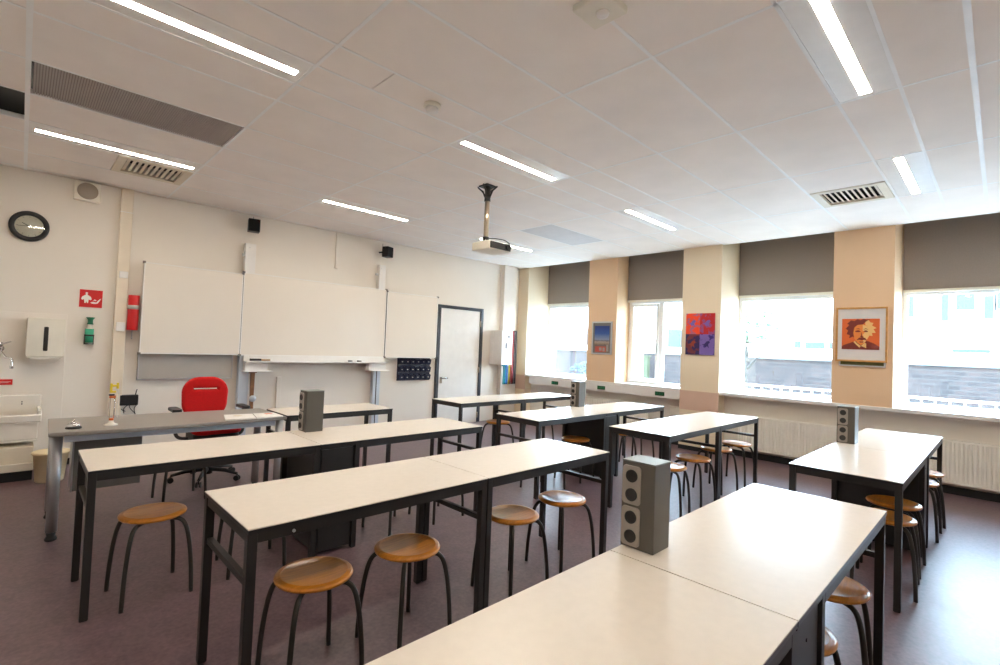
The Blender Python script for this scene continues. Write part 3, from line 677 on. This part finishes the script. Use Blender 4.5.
# fire sign
t = thing('safety_sign', 'red square sign with white person and flame pictogram above the green bottle', 'sign', (.5, 6.59, 1.685))
bm = B(); box(bm, .411, .594, 6.586, YF, 1.688, 1.868); obj('plate', bm, m_redp, t)
bm = B(); y = 6.585
def cpt(bm, u, v, r, n=14): poly(bm, [(u+r*cos(2*pi*k/n), v+r*sin(2*pi*k/n)) for k in range(n)], 'XZ', y, y+.001)
cpt(bm, .466, 1.832, .010)
poly(bm, [(.461, 1.822), (.471, 1.822), (.478, 1.812), (.500, 1.796), (.508, 1.772), (.500, 1.762), (.484, 1.768), (.481, 1.732), (.470, 1.732), (.466, 1.752), (.462, 1.732), (.451, 1.732), (.448, 1.768), (.432, 1.762), (.424, 1.772), (.432, 1.796), (.454, 1.812)], 'XZ', y, y+.001)
poly(bm, [(.497, 1.738), (.520, 1.748), (.545, 1.742), (.556, 1.758), (.570, 1.776), (.584, 1.786), (.578, 1.770), (.566, 1.748), (.556, 1.732), (.535, 1.726), (.510, 1.729)], 'XZ', y, y+.001)
poly(bm, [(.518, 1.756), (.532, 1.772), (.548, 1.764), (.540, 1.756), (.530, 1.760)], 'XZ', y, y+.001)
obj('pictogram', bm, m_paper, t)
# red canister
t = thing('fire_extinguisher', 'upright red cylinder with silver label mounted left of the whiteboard', 'fire extinguisher', (.853, 6.53, 1.47))
bm = B(); lathe(bm, [(.048, 1.472), (.050, 1.478), (.050, 1.838), (.047, 1.845)], (.853, 6.53, 0), 32); obj('cylinder', bm, m_redp, t)
bm = B(); lathe(bm, [(.0508, 1.695), (.0508, 1.738)], (.853, 6.53, 0), 32); tag(obj('label_band', bm, m_lbl, t), 'silver label band')
bm = B(); tube(bm, [(.853, 6.53, 1.472), (.853, 6.53, 1.40)], .005, 8); lathe(bm, [(.003, 1.375), (.012, 1.395)], (.853, 6.53, 0), 12); box(bm, .843, .863, 6.575, YF, 1.50, 1.80); obj('bracket', bm, m_alu, t)
# eye wash bottle
t = thing('eyewash_bottle', 'green-capped eye wash bottle in a wall holder under the red sign', 'bottle', (.505, 6.55, 1.31))
bm = B(); lathe(bm, [(.036, 1.585), (.034, 1.578), (.022, 1.560), (.021, 1.530), (.027, 1.512)], (.506, 6.55, 0), 24); obj('cap', bm, m_green, t)
bm = B(); lathe(bm, [(.020, 1.512), (.021, 1.475), (.033, 1.470), (.035, 1.335), (.030, 1.312)], (.503, 6.55, 0), 24); obj('bottle_body', bm, m_clear, t)
bm = B(); lathe(bm, [(.0358, 1.466), (.0358, 1.325)], (.503, 6.55, 0), 24); obj('label', bm, m_teal, t)
bm = B(); lathe(bm, [(.040, 1.408), (.041, 1.40), (.040, 1.392)], (.503, 6.55, 0), 24); box(bm, .466, .472, 6.53, YF, 1.31, 1.40); box(bm, .534, .540, 6.53, YF, 1.31, 1.40); lathe(bm, [(.040, 1.318), (.040, 1.308)], (.503, 6.55, 0), 24); obj('holder', bm, m_frame, t)
# paper towel dispenser
t = thing('towel_dispenser', 'white paper towel dispenser with dark slot above the sink', 'dispenser', (.175, 6.53, 1.17))
bm = B(); poly(bm, rrect(.037, .316, 1.178, 1.553, .02), 'XZ', 6.46, YF); obj('case', bm, m_offw, t, .008, 3)
bm = B(); poly(bm, rrect(.160, .193, 1.235, 1.468, .008), 'XZ', 6.456, 6.461); obj('level_window', bm, m_frame, t)
bm = B(); poly(bm, [(.045, 1.178), (.085, 1.158), (.175, 1.150), (.270, 1.158), (.310, 1.178)], 'XZ', 6.455, 6.58); poly(bm, [(.06, 1.16), (.10, 1.115), (.17, 1.105), (.25, 1.115), (.295, 1.16)], 'XZ', 6.49, 6.57); obj('outlet', bm, m_clear, t)
# tap, sticker, sink, bin
t = thing('wall_tap', 'chrome wall tap above the white sink at left edge', 'tap', (-.10, 6.5, 1.1))
bm = B(); lathe(bm, [(.028, 6.58), (.028, 6.55), (.016, 6.55), (.016, 6.50)], (-.13, 0, 1.25), 16, axis='Y'); tube(bm, [(-.13, 6.51, 1.25), (-.12, 6.46, 1.22), (-.085, 6.42, 1.17), (-.050, 6.38, 1.16), (-.045, 6.37, 1.09)], .010, 10, sub=5); lathe(bm, [(.014, 1.10), (.014, 1.07)], (-.045, 6.37, 0), 12); obj('spout', bm, m_chrome, t)
bm = B(); obox(bm, (-.10, 6.48, 1.30), (.09, .018, .012), Matrix.Rotation(radians(-25), 3, 'Y')); lathe(bm, [(.018, 1.26), (.018, 1.31)], (-.13, 6.50, 0), 14); obj('lever', bm, m_chrome, t)
bm = B(); box(bm, -.20, -.033, 6.572, 6.576, .905, .958); o = obj('warning_sticker', bm, m_redp); tag(o, 'small red sticker on the wall above the sink', 'sticker')
bm = B(); box(bm, -.19, -.045, 6.5712, 6.572, .934, .937); box(bm, -.19, -.06, 6.5712, 6.572, .925, .928); obj('text_line', bm, m_paper, o)
t = thing('sink', 'white ceramic wall sink at the left edge', 'sink', (-.15, 6.3, .45))
bm = B(); sx0, sx1, sy0, sy1 = -.50, .175, 6.14, 6.57
box(bm, sx0, sx1, sy0, sy0+.03, .60, .665); box(bm, sx0, sx1, sy1-.04, sy1, .60, .81); box(bm, sx0, sx0+.03, sy0+.03, sy1-.04, .60, .665); box(bm, sx1-.03, sx1, sy0+.03, sy1-.04, .60, .70)
box(bm, sx0+.02, sx1-.02, sy0+.02, sy0+.04, .44, .60); box(bm, sx0+.02, sx0+.04, sy0+.04, sy1, .44, .60); box(bm, sx1-.04, sx1-.02, sy0+.04, sy1, .44, .60); box(bm, sx0+.02, sx1-.02, sy1-.03, sy1, .44, .60); box(bm, sx0+.02, sx1-.02, sy0+.02, sy1, .42, .44)
obj('basin', bm, m_ceram, t, .01, 3)
bm = B()
for zz in (.745, .725): lathe(bm, [(.006, sy1-.045), (.006, sy1-.038)], (.04, 0, zz), 10, axis='Y')
obj('screw', bm, m_frame, t)
bm = B(); box(bm, .09, .12, 6.38, 6.57, .385, .42); box(bm, -.44, -.41, 6.38, 6.57, .385, .42); obj('bracket', bm, m_brown, t)
t = thing('sink_cabinet', 'low beige cabinet with black plinth on the floor below the white sink', 'cabinet', (-.25, 6.3, FZ))
bm = B(); box(bm, -.62, .135, 6.10, YF, FZ+.13, .385); obj('body', bm, m_ventc, t, .004)
bm = B(); box(bm, -.62, .138, 6.065, 6.10, FZ+.085, FZ+.15); obj('bottom_rail', bm, m_offw, t, .003)
bm = B(); box(bm, -.61, .133, 6.075, YF-.05, FZ, FZ+.085); obj('plinth', bm, m_black_skirt, t)
t = thing('waste_bin', 'cream plastic waste bin on the floor behind the grey desk leg', 'bin', (.27, 6.36, 0))
bm = B(); n = 28; prof = [(.10, 0.001), (.105, .01), (.128, .26), (.138, .262), (.138, .28), (.126, .28), (.124, .262), (.10, .02), (.001, .02)]
lathe(bm, prof, (.29, 6.36, 0), n); obj('body', bm, m_bin, t)
bm = B(); lathe(bm, [(.139, .262), (.143, .27), (.139, .282), (.13, .286), (.125, .28)], (.29, 6.36, 0), n); obj('rim', bm, m_bin, t)
settle(t, .228, 5.95)
# black power box under the trunking
t = thing('power_adapter', 'black box with cables hung on the wall behind the glass apparatus', 'power adapter', (.87, 6.55, .64))
bm = B(); box(bm, .785, .945, 6.53, YF, .665, .775); obj('case', bm, m_black, t, .006)
bm = B()
for a, b, z in ((.80, .84, .60), (.86, .83, .58), (.87, .93, .57), (.94, .93, .55)): tube(bm, [(a, 6.55, .67), ((a+b)/2-.02, 6.55, .63), (b, 6.56, z)], .004, 6, sub=4)
tube(bm, [(.92, 6.56, .77), (.925, 6.56, .80), (.935, 6.58, .83)], .005, 6, sub=3); obj('cable', bm, m_black, t)

# ---------------------------------------------------------------- phone pocket organiser, door, right part of the front wall
t = thing('wall_organiser', 'dark navy wall organiser with rows of small pockets right of the whiteboard', 'organiser', (4.52, 6.57, .85))
bm = B(); box(bm, 4.215, 4.825, 6.57, YF, .860, 1.225); obj('backboard', bm, m_navy, t)
for r in range(3):
    for c in range(6):
        x0 = 4.222+c*.1005; z0 = .868+r*.122
        bm = B(); y0 = 6.57
        prof2 = [(y0, z0), (y0-.030, z0+.006), (y0-.048, z0+.078), (y0-.042, z0+.078), (y0-.026, z0+.014), (y0, z0+.014)]
        poly(bm, prof2, 'YZ', x0, x0+.092)
        # side cheeks
        for xx in (x0, x0+.089): poly(bm, [(y0, z0), (y0-.030, z0+.006), (y0-.048, z0+.078), (y0, z0+.095)], 'YZ', xx, xx+.003)
        pk = obj('pocket', bm, m_navy, t)
        bm = B(); obox(bm, (x0+.046, y0-.041, z0+.048), (.022, .002, .022), Matrix.Rotation(radians(-14), 3, 'X')); obj('tag', bm, m_lbl, pk)
bm = B(); box(bm, 4.945, 5.003, 6.555, YF+.05, 0, 2.115); box(bm, 5.897, 5.955, 6.555, YF+.05, 0, 2.115); box(bm, 5.003, 5.897, 6.555, YF+.05, 2.062, 2.115); d = struct('door_1', bm, m_doorf)
bm = B(); box(bm, 5.003, 5.897, 6.575, YF+.045, .005, 2.062); obj('door_leaf', bm, m_white, d, .002)
bm = B(); box(bm, 5.04, 5.085, 6.567, 6.575, .80, .90); tube(bm, [(5.062, 6.57, .885), (5.062, 6.52, .885), (5.17, 6.52, .885)], .009, 8); obj('door_handle', bm, m_chrome, d)
for z in (1.84, 1.02, .22):
    bm = B(); tube(bm, [(5.893, 6.562, z-.05), (5.893, 6.562, z+.05)], .012, 8); obj('hinge', bm, m_brass, d)
bm = B(); box(bm, 6.40, 6.74, 6.50, YF, 0, C); struct('trim_11', bm, m_wall, bevel=.004)
t = thing('switch_cabinet', 'white electrical cabinet on the wall between door and windows', 'electrical cabinet', (6.32, 6.4, 1.1))
bm = B(); box(bm, 6.17, 6.44, 6.27, 6.50, 1.125, 1.745); box(bm, 6.17, 6.40, 6.50, YF, 1.125, 1.745); obj('case', bm, m_white, t, .005)
bm = B(); box(bm, 6.265, 6.285, 6.262, 6.27, 1.42, 1.52); box(bm, 6.31, 6.36, 6.264, 6.27, 1.62, 1.645); obj('handle', bm, m_frame, t)
t = thing('cable_rack', 'bundle of hanging red, black, yellow and blue leads beside the electrical cabinet', 'cables', (6.6, 6.45, .75))
bm = B(); box(bm, 6.46, 6.73, 6.485, 6.50, 1.715, 1.745); box(bm, 6.38, 6.50, 6.485, 6.50, 1.085, 1.115); obj('rail', bm, m_alu, t)
m_dred = mat('dark_red_cable', (.30, .012, .012), .5)
for nm, m, xs, zt in (('teal_lead', m_tealc, (6.40, 6.425), 1.10), ('blue_lead', m_blue, (6.455, 6.48), 1.10), ('yellow_lead', m_yel, (6.545,), 1.70), ('red_lead', m_dred, (6.58, 6.605, 6.63), 1.73), ('black_lead', m_black, (6.66, 6.685, 6.71), 1.74)):
    for k, x in enumerate(xs):
        bm = B(); y = 6.475-.01*(k % 2); tube(bm, [(x, y+.01, zt), (x, y-.03, zt+.012), (x, y-.04, zt-.04), (x+.004, y-.04, (zt+.76)/2), (x-.002, y-.04, .76)], .011, 8, sub=3); obj(nm, bm, m, t)
bm = B(); box(bm, 6.745, 6.80, 6.565, YF, 2.30, 2.42); lathe(bm, [(.02, 6.53), (.026, 6.565)], (6.77, 0, 2.36), 14, axis='Y'); tag(obj('wall_sensor', bm, m_white), 'small white device high on the wall in the corner', 'sensor')

# ---------------------------------------------------------------- radiators
def radiator(y0, y1, z0, z1, label):
    x = 6.965
    t = thing('radiator', label, 'radiator', (x, (y0+y1)/2, z0), 'panel radiators below the windows')
    bm = B(); n = int((y1-y0)/.0333); st = (y1-y0)/n
    pts = []
    for k in range(n):
        a = y0+k*st; pts += [(x, a), (x, a+st*.55), (x+.012, a+st*.68), (x+.012, a+st*.87)]
    pts += [(x, y1), (x+.03, y1), (x+.03, y0)]
    poly(bm, pts, 'XY', z0+.02, z1-.02); box(bm, x-.001, x+.03, y0, y1, z1-.02, z1); box(bm, x-.001, x+.03, y0, y1, z0, z0+.02); obj('panel', bm, m_rad, t)
    bm = B()
    for k in range(int((y1-y0)/.05)): box(bm, x+.03, x+.062, y0+.01+k*.05, y0+.05+k*.05, z1-.008, z1-.002)
    box(bm, x+.062, x+.07, y0, y1, z0, z1); obj('top_grille', bm, m_rad, t)
    bm = B(); box(bm, x+.07, XU, y0+.2, y0+.24, z0+.1, z1-.1); box(bm, x+.07, XU, y1-.24, y1-.2, z0+.1, z1-.1); obj('bracket', bm, m_rad, t)
radiator(1.384, 2.487, .215, .660, 'ribbed cream radiator between the two right-hand bench rows')
radiator(-0.701, 1.029, .215, .660, 'ribbed cream radiator at the right edge behind the last bench')
radiator(3.833, 5.236, .215, .660, 'cream radiator low under the corner window behind the far benches')
bm = B(); box(bm, 7.0, XU, 3.32, 3.49, .535, .665); tag(obj('junction_box', bm, m_offw, None, .006), 'small grey-white junction box on the wall under the window trunking', 'junction box')

# ---------------------------------------------------------------- pictures (flat, on the pilaster faces; u = Y, v = Z)
def frame_yz(bm, x, y0, y1, z0, z1, w, d):
    box(bm, x-d, x, y0, y1, z0, z0+w); box(bm, x-d, x, y0, y1, z1-w, z1); box(bm, x-d, x, y0, y0+w, z0+w, z1-w); box(bm, x-d, x, y1-w, y1, z0+w, z1-w)
# poster, silver frame
X = 6.889
t = thing('framed_poster', 'small city poster in a silver frame beside the corner window', 'picture', (X, 4.64, 1.385))
bm = B(); frame_yz(bm, X-.002, 4.448, 4.836, 1.388, 1.932, .022, .018); obj('frame', bm, m_alu, t)
bm = B(); box(bm, X-.008, X-.002, 4.46, 4.83, 1.395, 1.925); obj('mount', bm, mat('poster_grey', (.19, .18, .17), .6), t)
def poster_mat():
    m = mat('poster_print', (.1, .2, .5), .5); tt = m.node_tree; b = tt.nodes['Principled BSDF']; co = tt.nodes.new('ShaderNodeTexCoord'); sp = tt.nodes.new('ShaderNodeSeparateXYZ')
    r = tt.nodes.new('ShaderNodeValToRGB'); e = r.color_ramp.elements; e[0].position = 0; e[0].color = (.20, .14, .10, 1); e[1].position = 1; e[1].color = (.015, .04, .22, 1)
    for p, c in ((.33, (.16, .12, .10)), (.36, (.30, .22, .16)), (.44, (.45, .36, .30)), (.48, (.14, .13, .16)), (.52, (.25, .32, .48)), (.75, (.03, .10, .36))):
        q = e.new(p); q.color = (*c, 1)
    n = tt.nodes.new('ShaderNodeTexNoise'); n.inputs['Scale'].default_value = 40; ad = tt.nodes.new('ShaderNodeMath'); ad.operation = 'MULTIPLY_ADD'; ad.inputs[1].default_value = .08
    mr = tt.nodes.new('ShaderNodeMapRange'); mr.inputs[1].default_value = 1.42-1.385; mr.inputs[2].default_value = 1.86-1.385
    tt.links.new(co.outputs['Object'], sp.inputs[0]); tt.links.new(co.outputs['Object'], n.inputs['Vector']); tt.links.new(sp.outputs['Z'], mr.inputs[0]); tt.links.new(n.outputs['Fac'], ad.inputs[0]); tt.links.new(mr.outputs[0], ad.inputs[2]); tt.links.new(ad.outputs[0], r.inputs[0]); tt.links.new(r.outputs[0], b.inputs['Base Color']); return m
bm = B(); box(bm, X-.010, X-.008, 4.50, 4.785, 1.42, 1.86); obj('print', bm, poster_mat(), t)
bm = B(); box(bm, X-.011, X-.010, 4.56, 4.765, 1.43, 1.52); obj('red_block', bm, mat('poster_red', (.55, .08, .05), .5), t)
bm = B()
for (a, b, c, dd) in ((4.58, 4.62, 1.44, 1.50), (4.64, 4.69, 1.45, 1.50), (4.51, 4.55, 1.44, 1.55)): box(bm, X-.012, X-.011, a, b, c, dd)
obj('pale_block', bm, m_plate, t)
# four-colour panel picture
X = 6.85
def blot(name, c1, c2, sc, th):
    m = mat(name, c1, .45); tt = m.node_tree; b = tt.nodes['Principled BSDF']; co = tt.nodes.new('ShaderNodeTexCoord'); n = tt.nodes.new('ShaderNodeTexNoise'); n.inputs['Scale'].default_value = sc; n.inputs['Detail'].default_value = 6
    r = tt.nodes.new('ShaderNodeValToRGB'); e = r.color_ramp.elements; e[0].position = th; e[0].color = (*c1, 1); e[1].position = th+.05; e[1].color = (*c2, 1)
    tt.links.new(co.outputs['Object'], n.inputs['Vector']); tt.links.new(n.outputs['Fac'], r.inputs[0]); tt.links.new(r.outputs[0], b.inputs['Base Color']); return m
t = thing('colour_panel_picture', 'picture of four blocks in orange, crimson, dark blue and violet', 'picture', (X, 2.99, 1.44))
ym, zm = 2.985, 1.735
for nm, y0, y1, z0, z1, m in (('orange_block', ym, 3.188, zm, 2.03, blot('blot_orange', (.85, .06, .01), (.42, .12, .22), 14, .52)), ('crimson_block', 2.782, ym, zm, 2.03, blot('blot_crimson', (.50, .006, .012), (.28, .06, .20), 14, .52)),
                              ('dark_blue_block', ym, 3.188, 1.445, zm, blot('blot_navy', (.02, .01, .09), (.16, .02, .03), 12, .50)), ('violet_block', 2.782, ym, 1.445, zm, blot('blot_violet', (.18, .11, .40), (.03, .01, .18), 16, .56))):
    bm = B(); box(bm, X-.02, X-.001, y0, y1, z0, z1); o = obj(nm, bm, m, t)
    c = (y0+y1)/2; zc = (z0+z1)/2; bm = B()
    poly(bm, [(c+.07, zc), (c+.03, zc+.012), (c+.005, zc+.045), (c-.03, zc+.055), (c-.045, zc+.03), (c-.02, zc+.005), (c-.03, zc-.05), (c-.005, zc-.02), (c+.02, zc-.04), (c+.03, zc-.01)], 'YZ', X-.021, X-.020)
    obj('abstract_shape', bm, mat('shape_'+nm, {'orange_block': (.16, .12, .45), 'crimson_block': (.18, .10, .42), 'dark_blue_block': (.30, .04, .02), 'violet_block': (.02, .01, .12)}[nm], .5), o)
# orange portrait print in wooden frame
X = 6.889
t = thing('framed_portrait', 'orange and maroon portrait print of a wild-haired man in a wooden frame', 'picture', (X, 1.135, 1.43))
bm = B(); frame_yz(bm, X-.03, .893, 1.378, 1.438, 2.062, .020, .018); obj('frame', bm, m_gold, t, .002)
bm = B(); box(bm, X-.036, X-.030, .905, 1.366, 1.45, 2.05); obj('mount', bm, mat('mount_board', (.70, .66, .64), .6), t)
bm = B()
py0, py1, pz0, pz1 = .966, 1.318, 1.578, 1.930
pw, ph = py1-py0, pz1-pz0
def Q(l): return [(py1-pw*u, pz0+ph*v) for u, v in l]      # u runs left to right as seen from the room
box(bm, X-.038, X-.036, py0, py1, pz0, pz1, 0)
def lay(l, k, mi): poly(bm, Q(l), 'YZ', X-.038-.0006*k, X-.0375-.0006*(k-1), mi)
lay([(0, 0), (1, 0), (1, .10), (.86, .20), (.72, .27), (.62, .30), (.36, .27), (.20, .20), (.04, .13), (0, .08)], 1, 1)          # jacket
lay([(.24, .95), (.14, .84), (.20, .80), (.10, .68), (.17, .62), (.13, .50), (.22, .46), (.20, .36), (.30, .42), (.34, .38), (.38, .55), (.60, .86), (.70, .95), (.76, .99), (.66, .97), (.58, 1.0), (.50, .95), (.42, .99), (.34, .93)], 1, 1)  # hair, shaded side
lay([(.62, .90), (.70, .97), (.76, .88), (.84, .86), (.80, .78), (.92, .70), (.84, .66), (.90, .55), (.80, .54), (.82, .44), (.74, .46), (.70, .38), (.64, .60)], 1, 2)                     # hair, lit side
lay([(.34, .72), (.42, .80), (.58, .82), (.70, .76), (.72, .56), (.70, .36), (.62, .22), (.52, .14), (.42, .22), (.34, .36), (.31, .54)], 2, 3)   # face
lay([(.56, .80), (.70, .76), (.72, .56), (.70, .38), (.62, .24), (.56, .22), (.60, .36), (.56, .48), (.62, .56), (.56, .62)], 3, 2)  # lit half of the face
lay([(.36, .60), (.44, .63), (.50, .60), (.50, .575), (.44, .565), (.37, .57)], 4, 1); lay([(.58, .60), (.64, .63), (.70, .60), (.69, .57), (.62, .565)], 4, 1)      # eyes
lay([(.37, .66), (.44, .69), (.51, .65), (.44, .665)], 4, 1); lay([(.57, .65), (.64, .69), (.71, .65), (.64, .665)], 4, 1)                      # brows
lay([(.52, .58), (.55, .44), (.60, .40), (.55, .39), (.49, .40), (.52, .45)], 4, 1)                                                # nose
lay([(.40, .30), (.46, .38), (.54, .39), (.63, .38), (.68, .30), (.60, .32), (.54, .30), (.47, .32)], 4, 1)                              # moustache
lay([(.47, .26), (.60, .26), (.57, .23), (.50, .23)], 4, 1)                                                                      # mouth
lay([(.36, .28), (.32, .24), (.48, .06), (.52, .12), (.66, .05), (.66, .20), (.62, .22), (.52, .12), (.42, .20)], 5, 2)                     # collar
obj('print', bm, [mat('print_orange', (.72, .13, .02), .5), mat('print_maroon', (.20, .022, .012), .5), mat('print_cream', (.82, .50, .18), .5), mat('print_light_orange', (.80, .24, .04), .5)], t)
t = thing('silver_frame', 'silver-edged frame showing just beneath the orange portrait', 'picture frame', (X, 1.13, 1.40))
bm = B(); frame_yz(bm, X-.002, .912, 1.348, 1.385, 1.90, .015, .018); obj('frame', bm, m_alu, t)
bm = B(); box(bm, X-.010, X-.004, .925, 1.335, 1.398, 1.888); obj('print', bm, mat('olive_print', (.12, .12, .03), .5), t)

# ---------------------------------------------------------------- outside
bm = B(); box(bm, XR+.25, 60, -40, 60, -.5, -.3); struct('ground', bm, mat('paving', (.24, .24, .24), .9, var=.15, scale=1))
bm = B(); box(bm, 16, 16.25, -12, 30, -.3, 1.40); w = tag(obj('garden_wall', bm, m_brick), 'long weathered brick boundary wall outside the windows', 'garden wall')
bm = B(); box(bm, 15.95, 16.3, -12, 30, 1.40, 1.45); obj('coping', bm, mat('coping_stone', (.10, .105, .10), .8), w)
t = thing('metal_fence', 'low white picket railing just outside the right windows', 'fence', (9.2, 0, -.3))
bm = B(); box(bm, 9.19, 9.22, -3, 3.6, .94, .975); box(bm, 9.19, 9.22, -3, 3.6, .1, .13); obj('rail', bm, m_white, t)
for k in range(44):
    y = -2.95+k*.15; bm = B(); box(bm, 9.19, 9.215, y, y+.022, -.3, .94); obj('picket', bm, m_white, t)
def building(x, y0, y1, h, wins, label, m):
    t = thing('building', label, 'building', (x, (y0+y1)/2, -.3))
    bm = B(); box(bm, x, x+6, y0, y1, -.3, h); obj('wall', bm, m, t)
    for (a, b, c, dd) in wins:
        bm = B(); box(bm, x-.05, x, a-.08, b+.08, c-.08, dd+.08); w = obj('window', bm, m_winf, t)
        bm = B(); box(bm, x-.06, x-.05, a, b, c, dd); obj('pane', bm, mbg, w)
    bm = B(); box(bm, x-.3, x+6, y0, y1, h, h+.25); obj('roof_edge', bm, m_winf, t)
mbg = mat('blue_grey_pane', (.016, .030, .045), .5)
building(30, -10, 9.5, 7.5, [(.3, .6, 3.5, 4.5), (.9, 1.5, 3.9, 4.8), (1.75, 2.0, 3.4, 4.8), (2.95, 3.25, 3.6, 4.6), (-.4, .2, 3.9, 4.8), (5.9, 6.3, 2.0, 2.35), (6.5, 7.4, 2.0, 2.35), (7.6, 7.9, 2.0, 2.4), (.4, 1.6, 2.0, 2.15), (-1.8, -1.2, 3.9, 4.8)], 'white building with blue-grey windows beyond the brick wall', mat('white_render', (.82, .82, .82), .8))
building(34, 14, 32, 5.5, [(16, 17.2, 1.9, 3.2), (19, 20.5, 1.9, 3.2), (23, 24.5, 1.9, 3.2)], 'pale building seen through the corner window', mat('pale_render', (.75, .78, .80), .8))
m_leaf = mat('light_green_leaves', (.05, .10, .03), .6, var=.3, scale=2)
m_bark = mat('grey_bark', (.04, .035, .03), .9, var=.2)
def tree(x, y, h, cr, n, label, zc):
    t = thing('tree', label, 'tree', (x, y, -.3), 'trees outside')
    bm = B(); tube(bm, [(x, y, -.3), (x+.05, y+.1, h*.4), (x, y+.05, h)], [.10, .07, .03], 8)
    for k in range(7):
        a = random.random()*6.28; z = h*(.35+.08*k); tube(bm, [(x, y, z), (x+.5*cr*cos(a), y+.5*cr*sin(a), z+.4*cr), (x+cr*.9*cos(a), y+cr*.9*sin(a), z+.5*cr)], [.035, .022, .01], 6)
    obj('trunk', bm, m_bark, t)
    bm = B()
    for k in range(n):
        while True:
            p = Vector((random.uniform(-1, 1), random.uniform(-1, 1), random.uniform(-1, 1)))
            if p.length < 1: break
        c = Vector((x, y, zc)) + Vector((p.x*cr, p.y*cr, p.z*cr*.8)); s = random.uniform(.05, .10)
        d1 = Vector((random.gauss(0, 1), random.gauss(0, 1), random.gauss(0, 1))).normalized(); d2 = d1.orthogonal().normalized()
        bm.faces.new([bm.verts.new(c+d1*s), bm.verts.new(c+d2*s*.5), bm.verts.new(c-d1*s), bm.verts.new(c-d2*s*.5)])
    obj('foliage', bm, m_leaf, t)
tree(14.3, 4.9, 2.2, .75, 420, 'young green-leaved tree seen through the window left of the orange portrait', 2.35)
tree(13.4, 11.4, 2.0, .70, 500, 'leafy tree seen through the corner window', 1.85)
def shrub(x, y, r, label):
    t = thing('shrub', label, 'shrub', (x, y, -.3))
    bm = B()
    for k in range(500):
        a = random.random()*6.28; rr = r*random.random()**.5; z = random.random()
        c = Vector((x+rr*cos(a)*(1-.3*z), y+rr*sin(a)*(1-.3*z), -.3+z*r*1.7)); s = random.uniform(.04, .08)
        d1 = Vector((random.gauss(0, 1), random.gauss(0, 1), random.gauss(0, 1))).normalized(); d2 = d1.orthogonal().normalized()
        bm.faces.new([bm.verts.new(c+d1*s), bm.verts.new(c+d2*s*.6), bm.verts.new(c-d1*s), bm.verts.new(c-d2*s*.6)])
    obj('foliage', bm, mat('grey_green_leaves', (.02, .035, .032), .7, var=.3), t)
    bm = B()
    for k in range(6): tube(bm, [(x, y, -.3), (x+.3*cos(k), y+.3*sin(k), .5)], .02, 6)
    obj('stem', bm, m_bark, t)
shrub(13.0, 9.2, .80, 'grey-green bush in the lower part of the corner window')
bm = B(); box(bm, 15.6, 15.75, 8.62, 8.84, -.3, 1.30); box(bm, 15.57, 15.78, 8.59, 8.87, 1.30, 1.34); tag(obj('gate_post', bm, mat('olive_wood', (.04, .045, .02), .8)), 'olive wooden gate post in front of the brick wall', 'post')
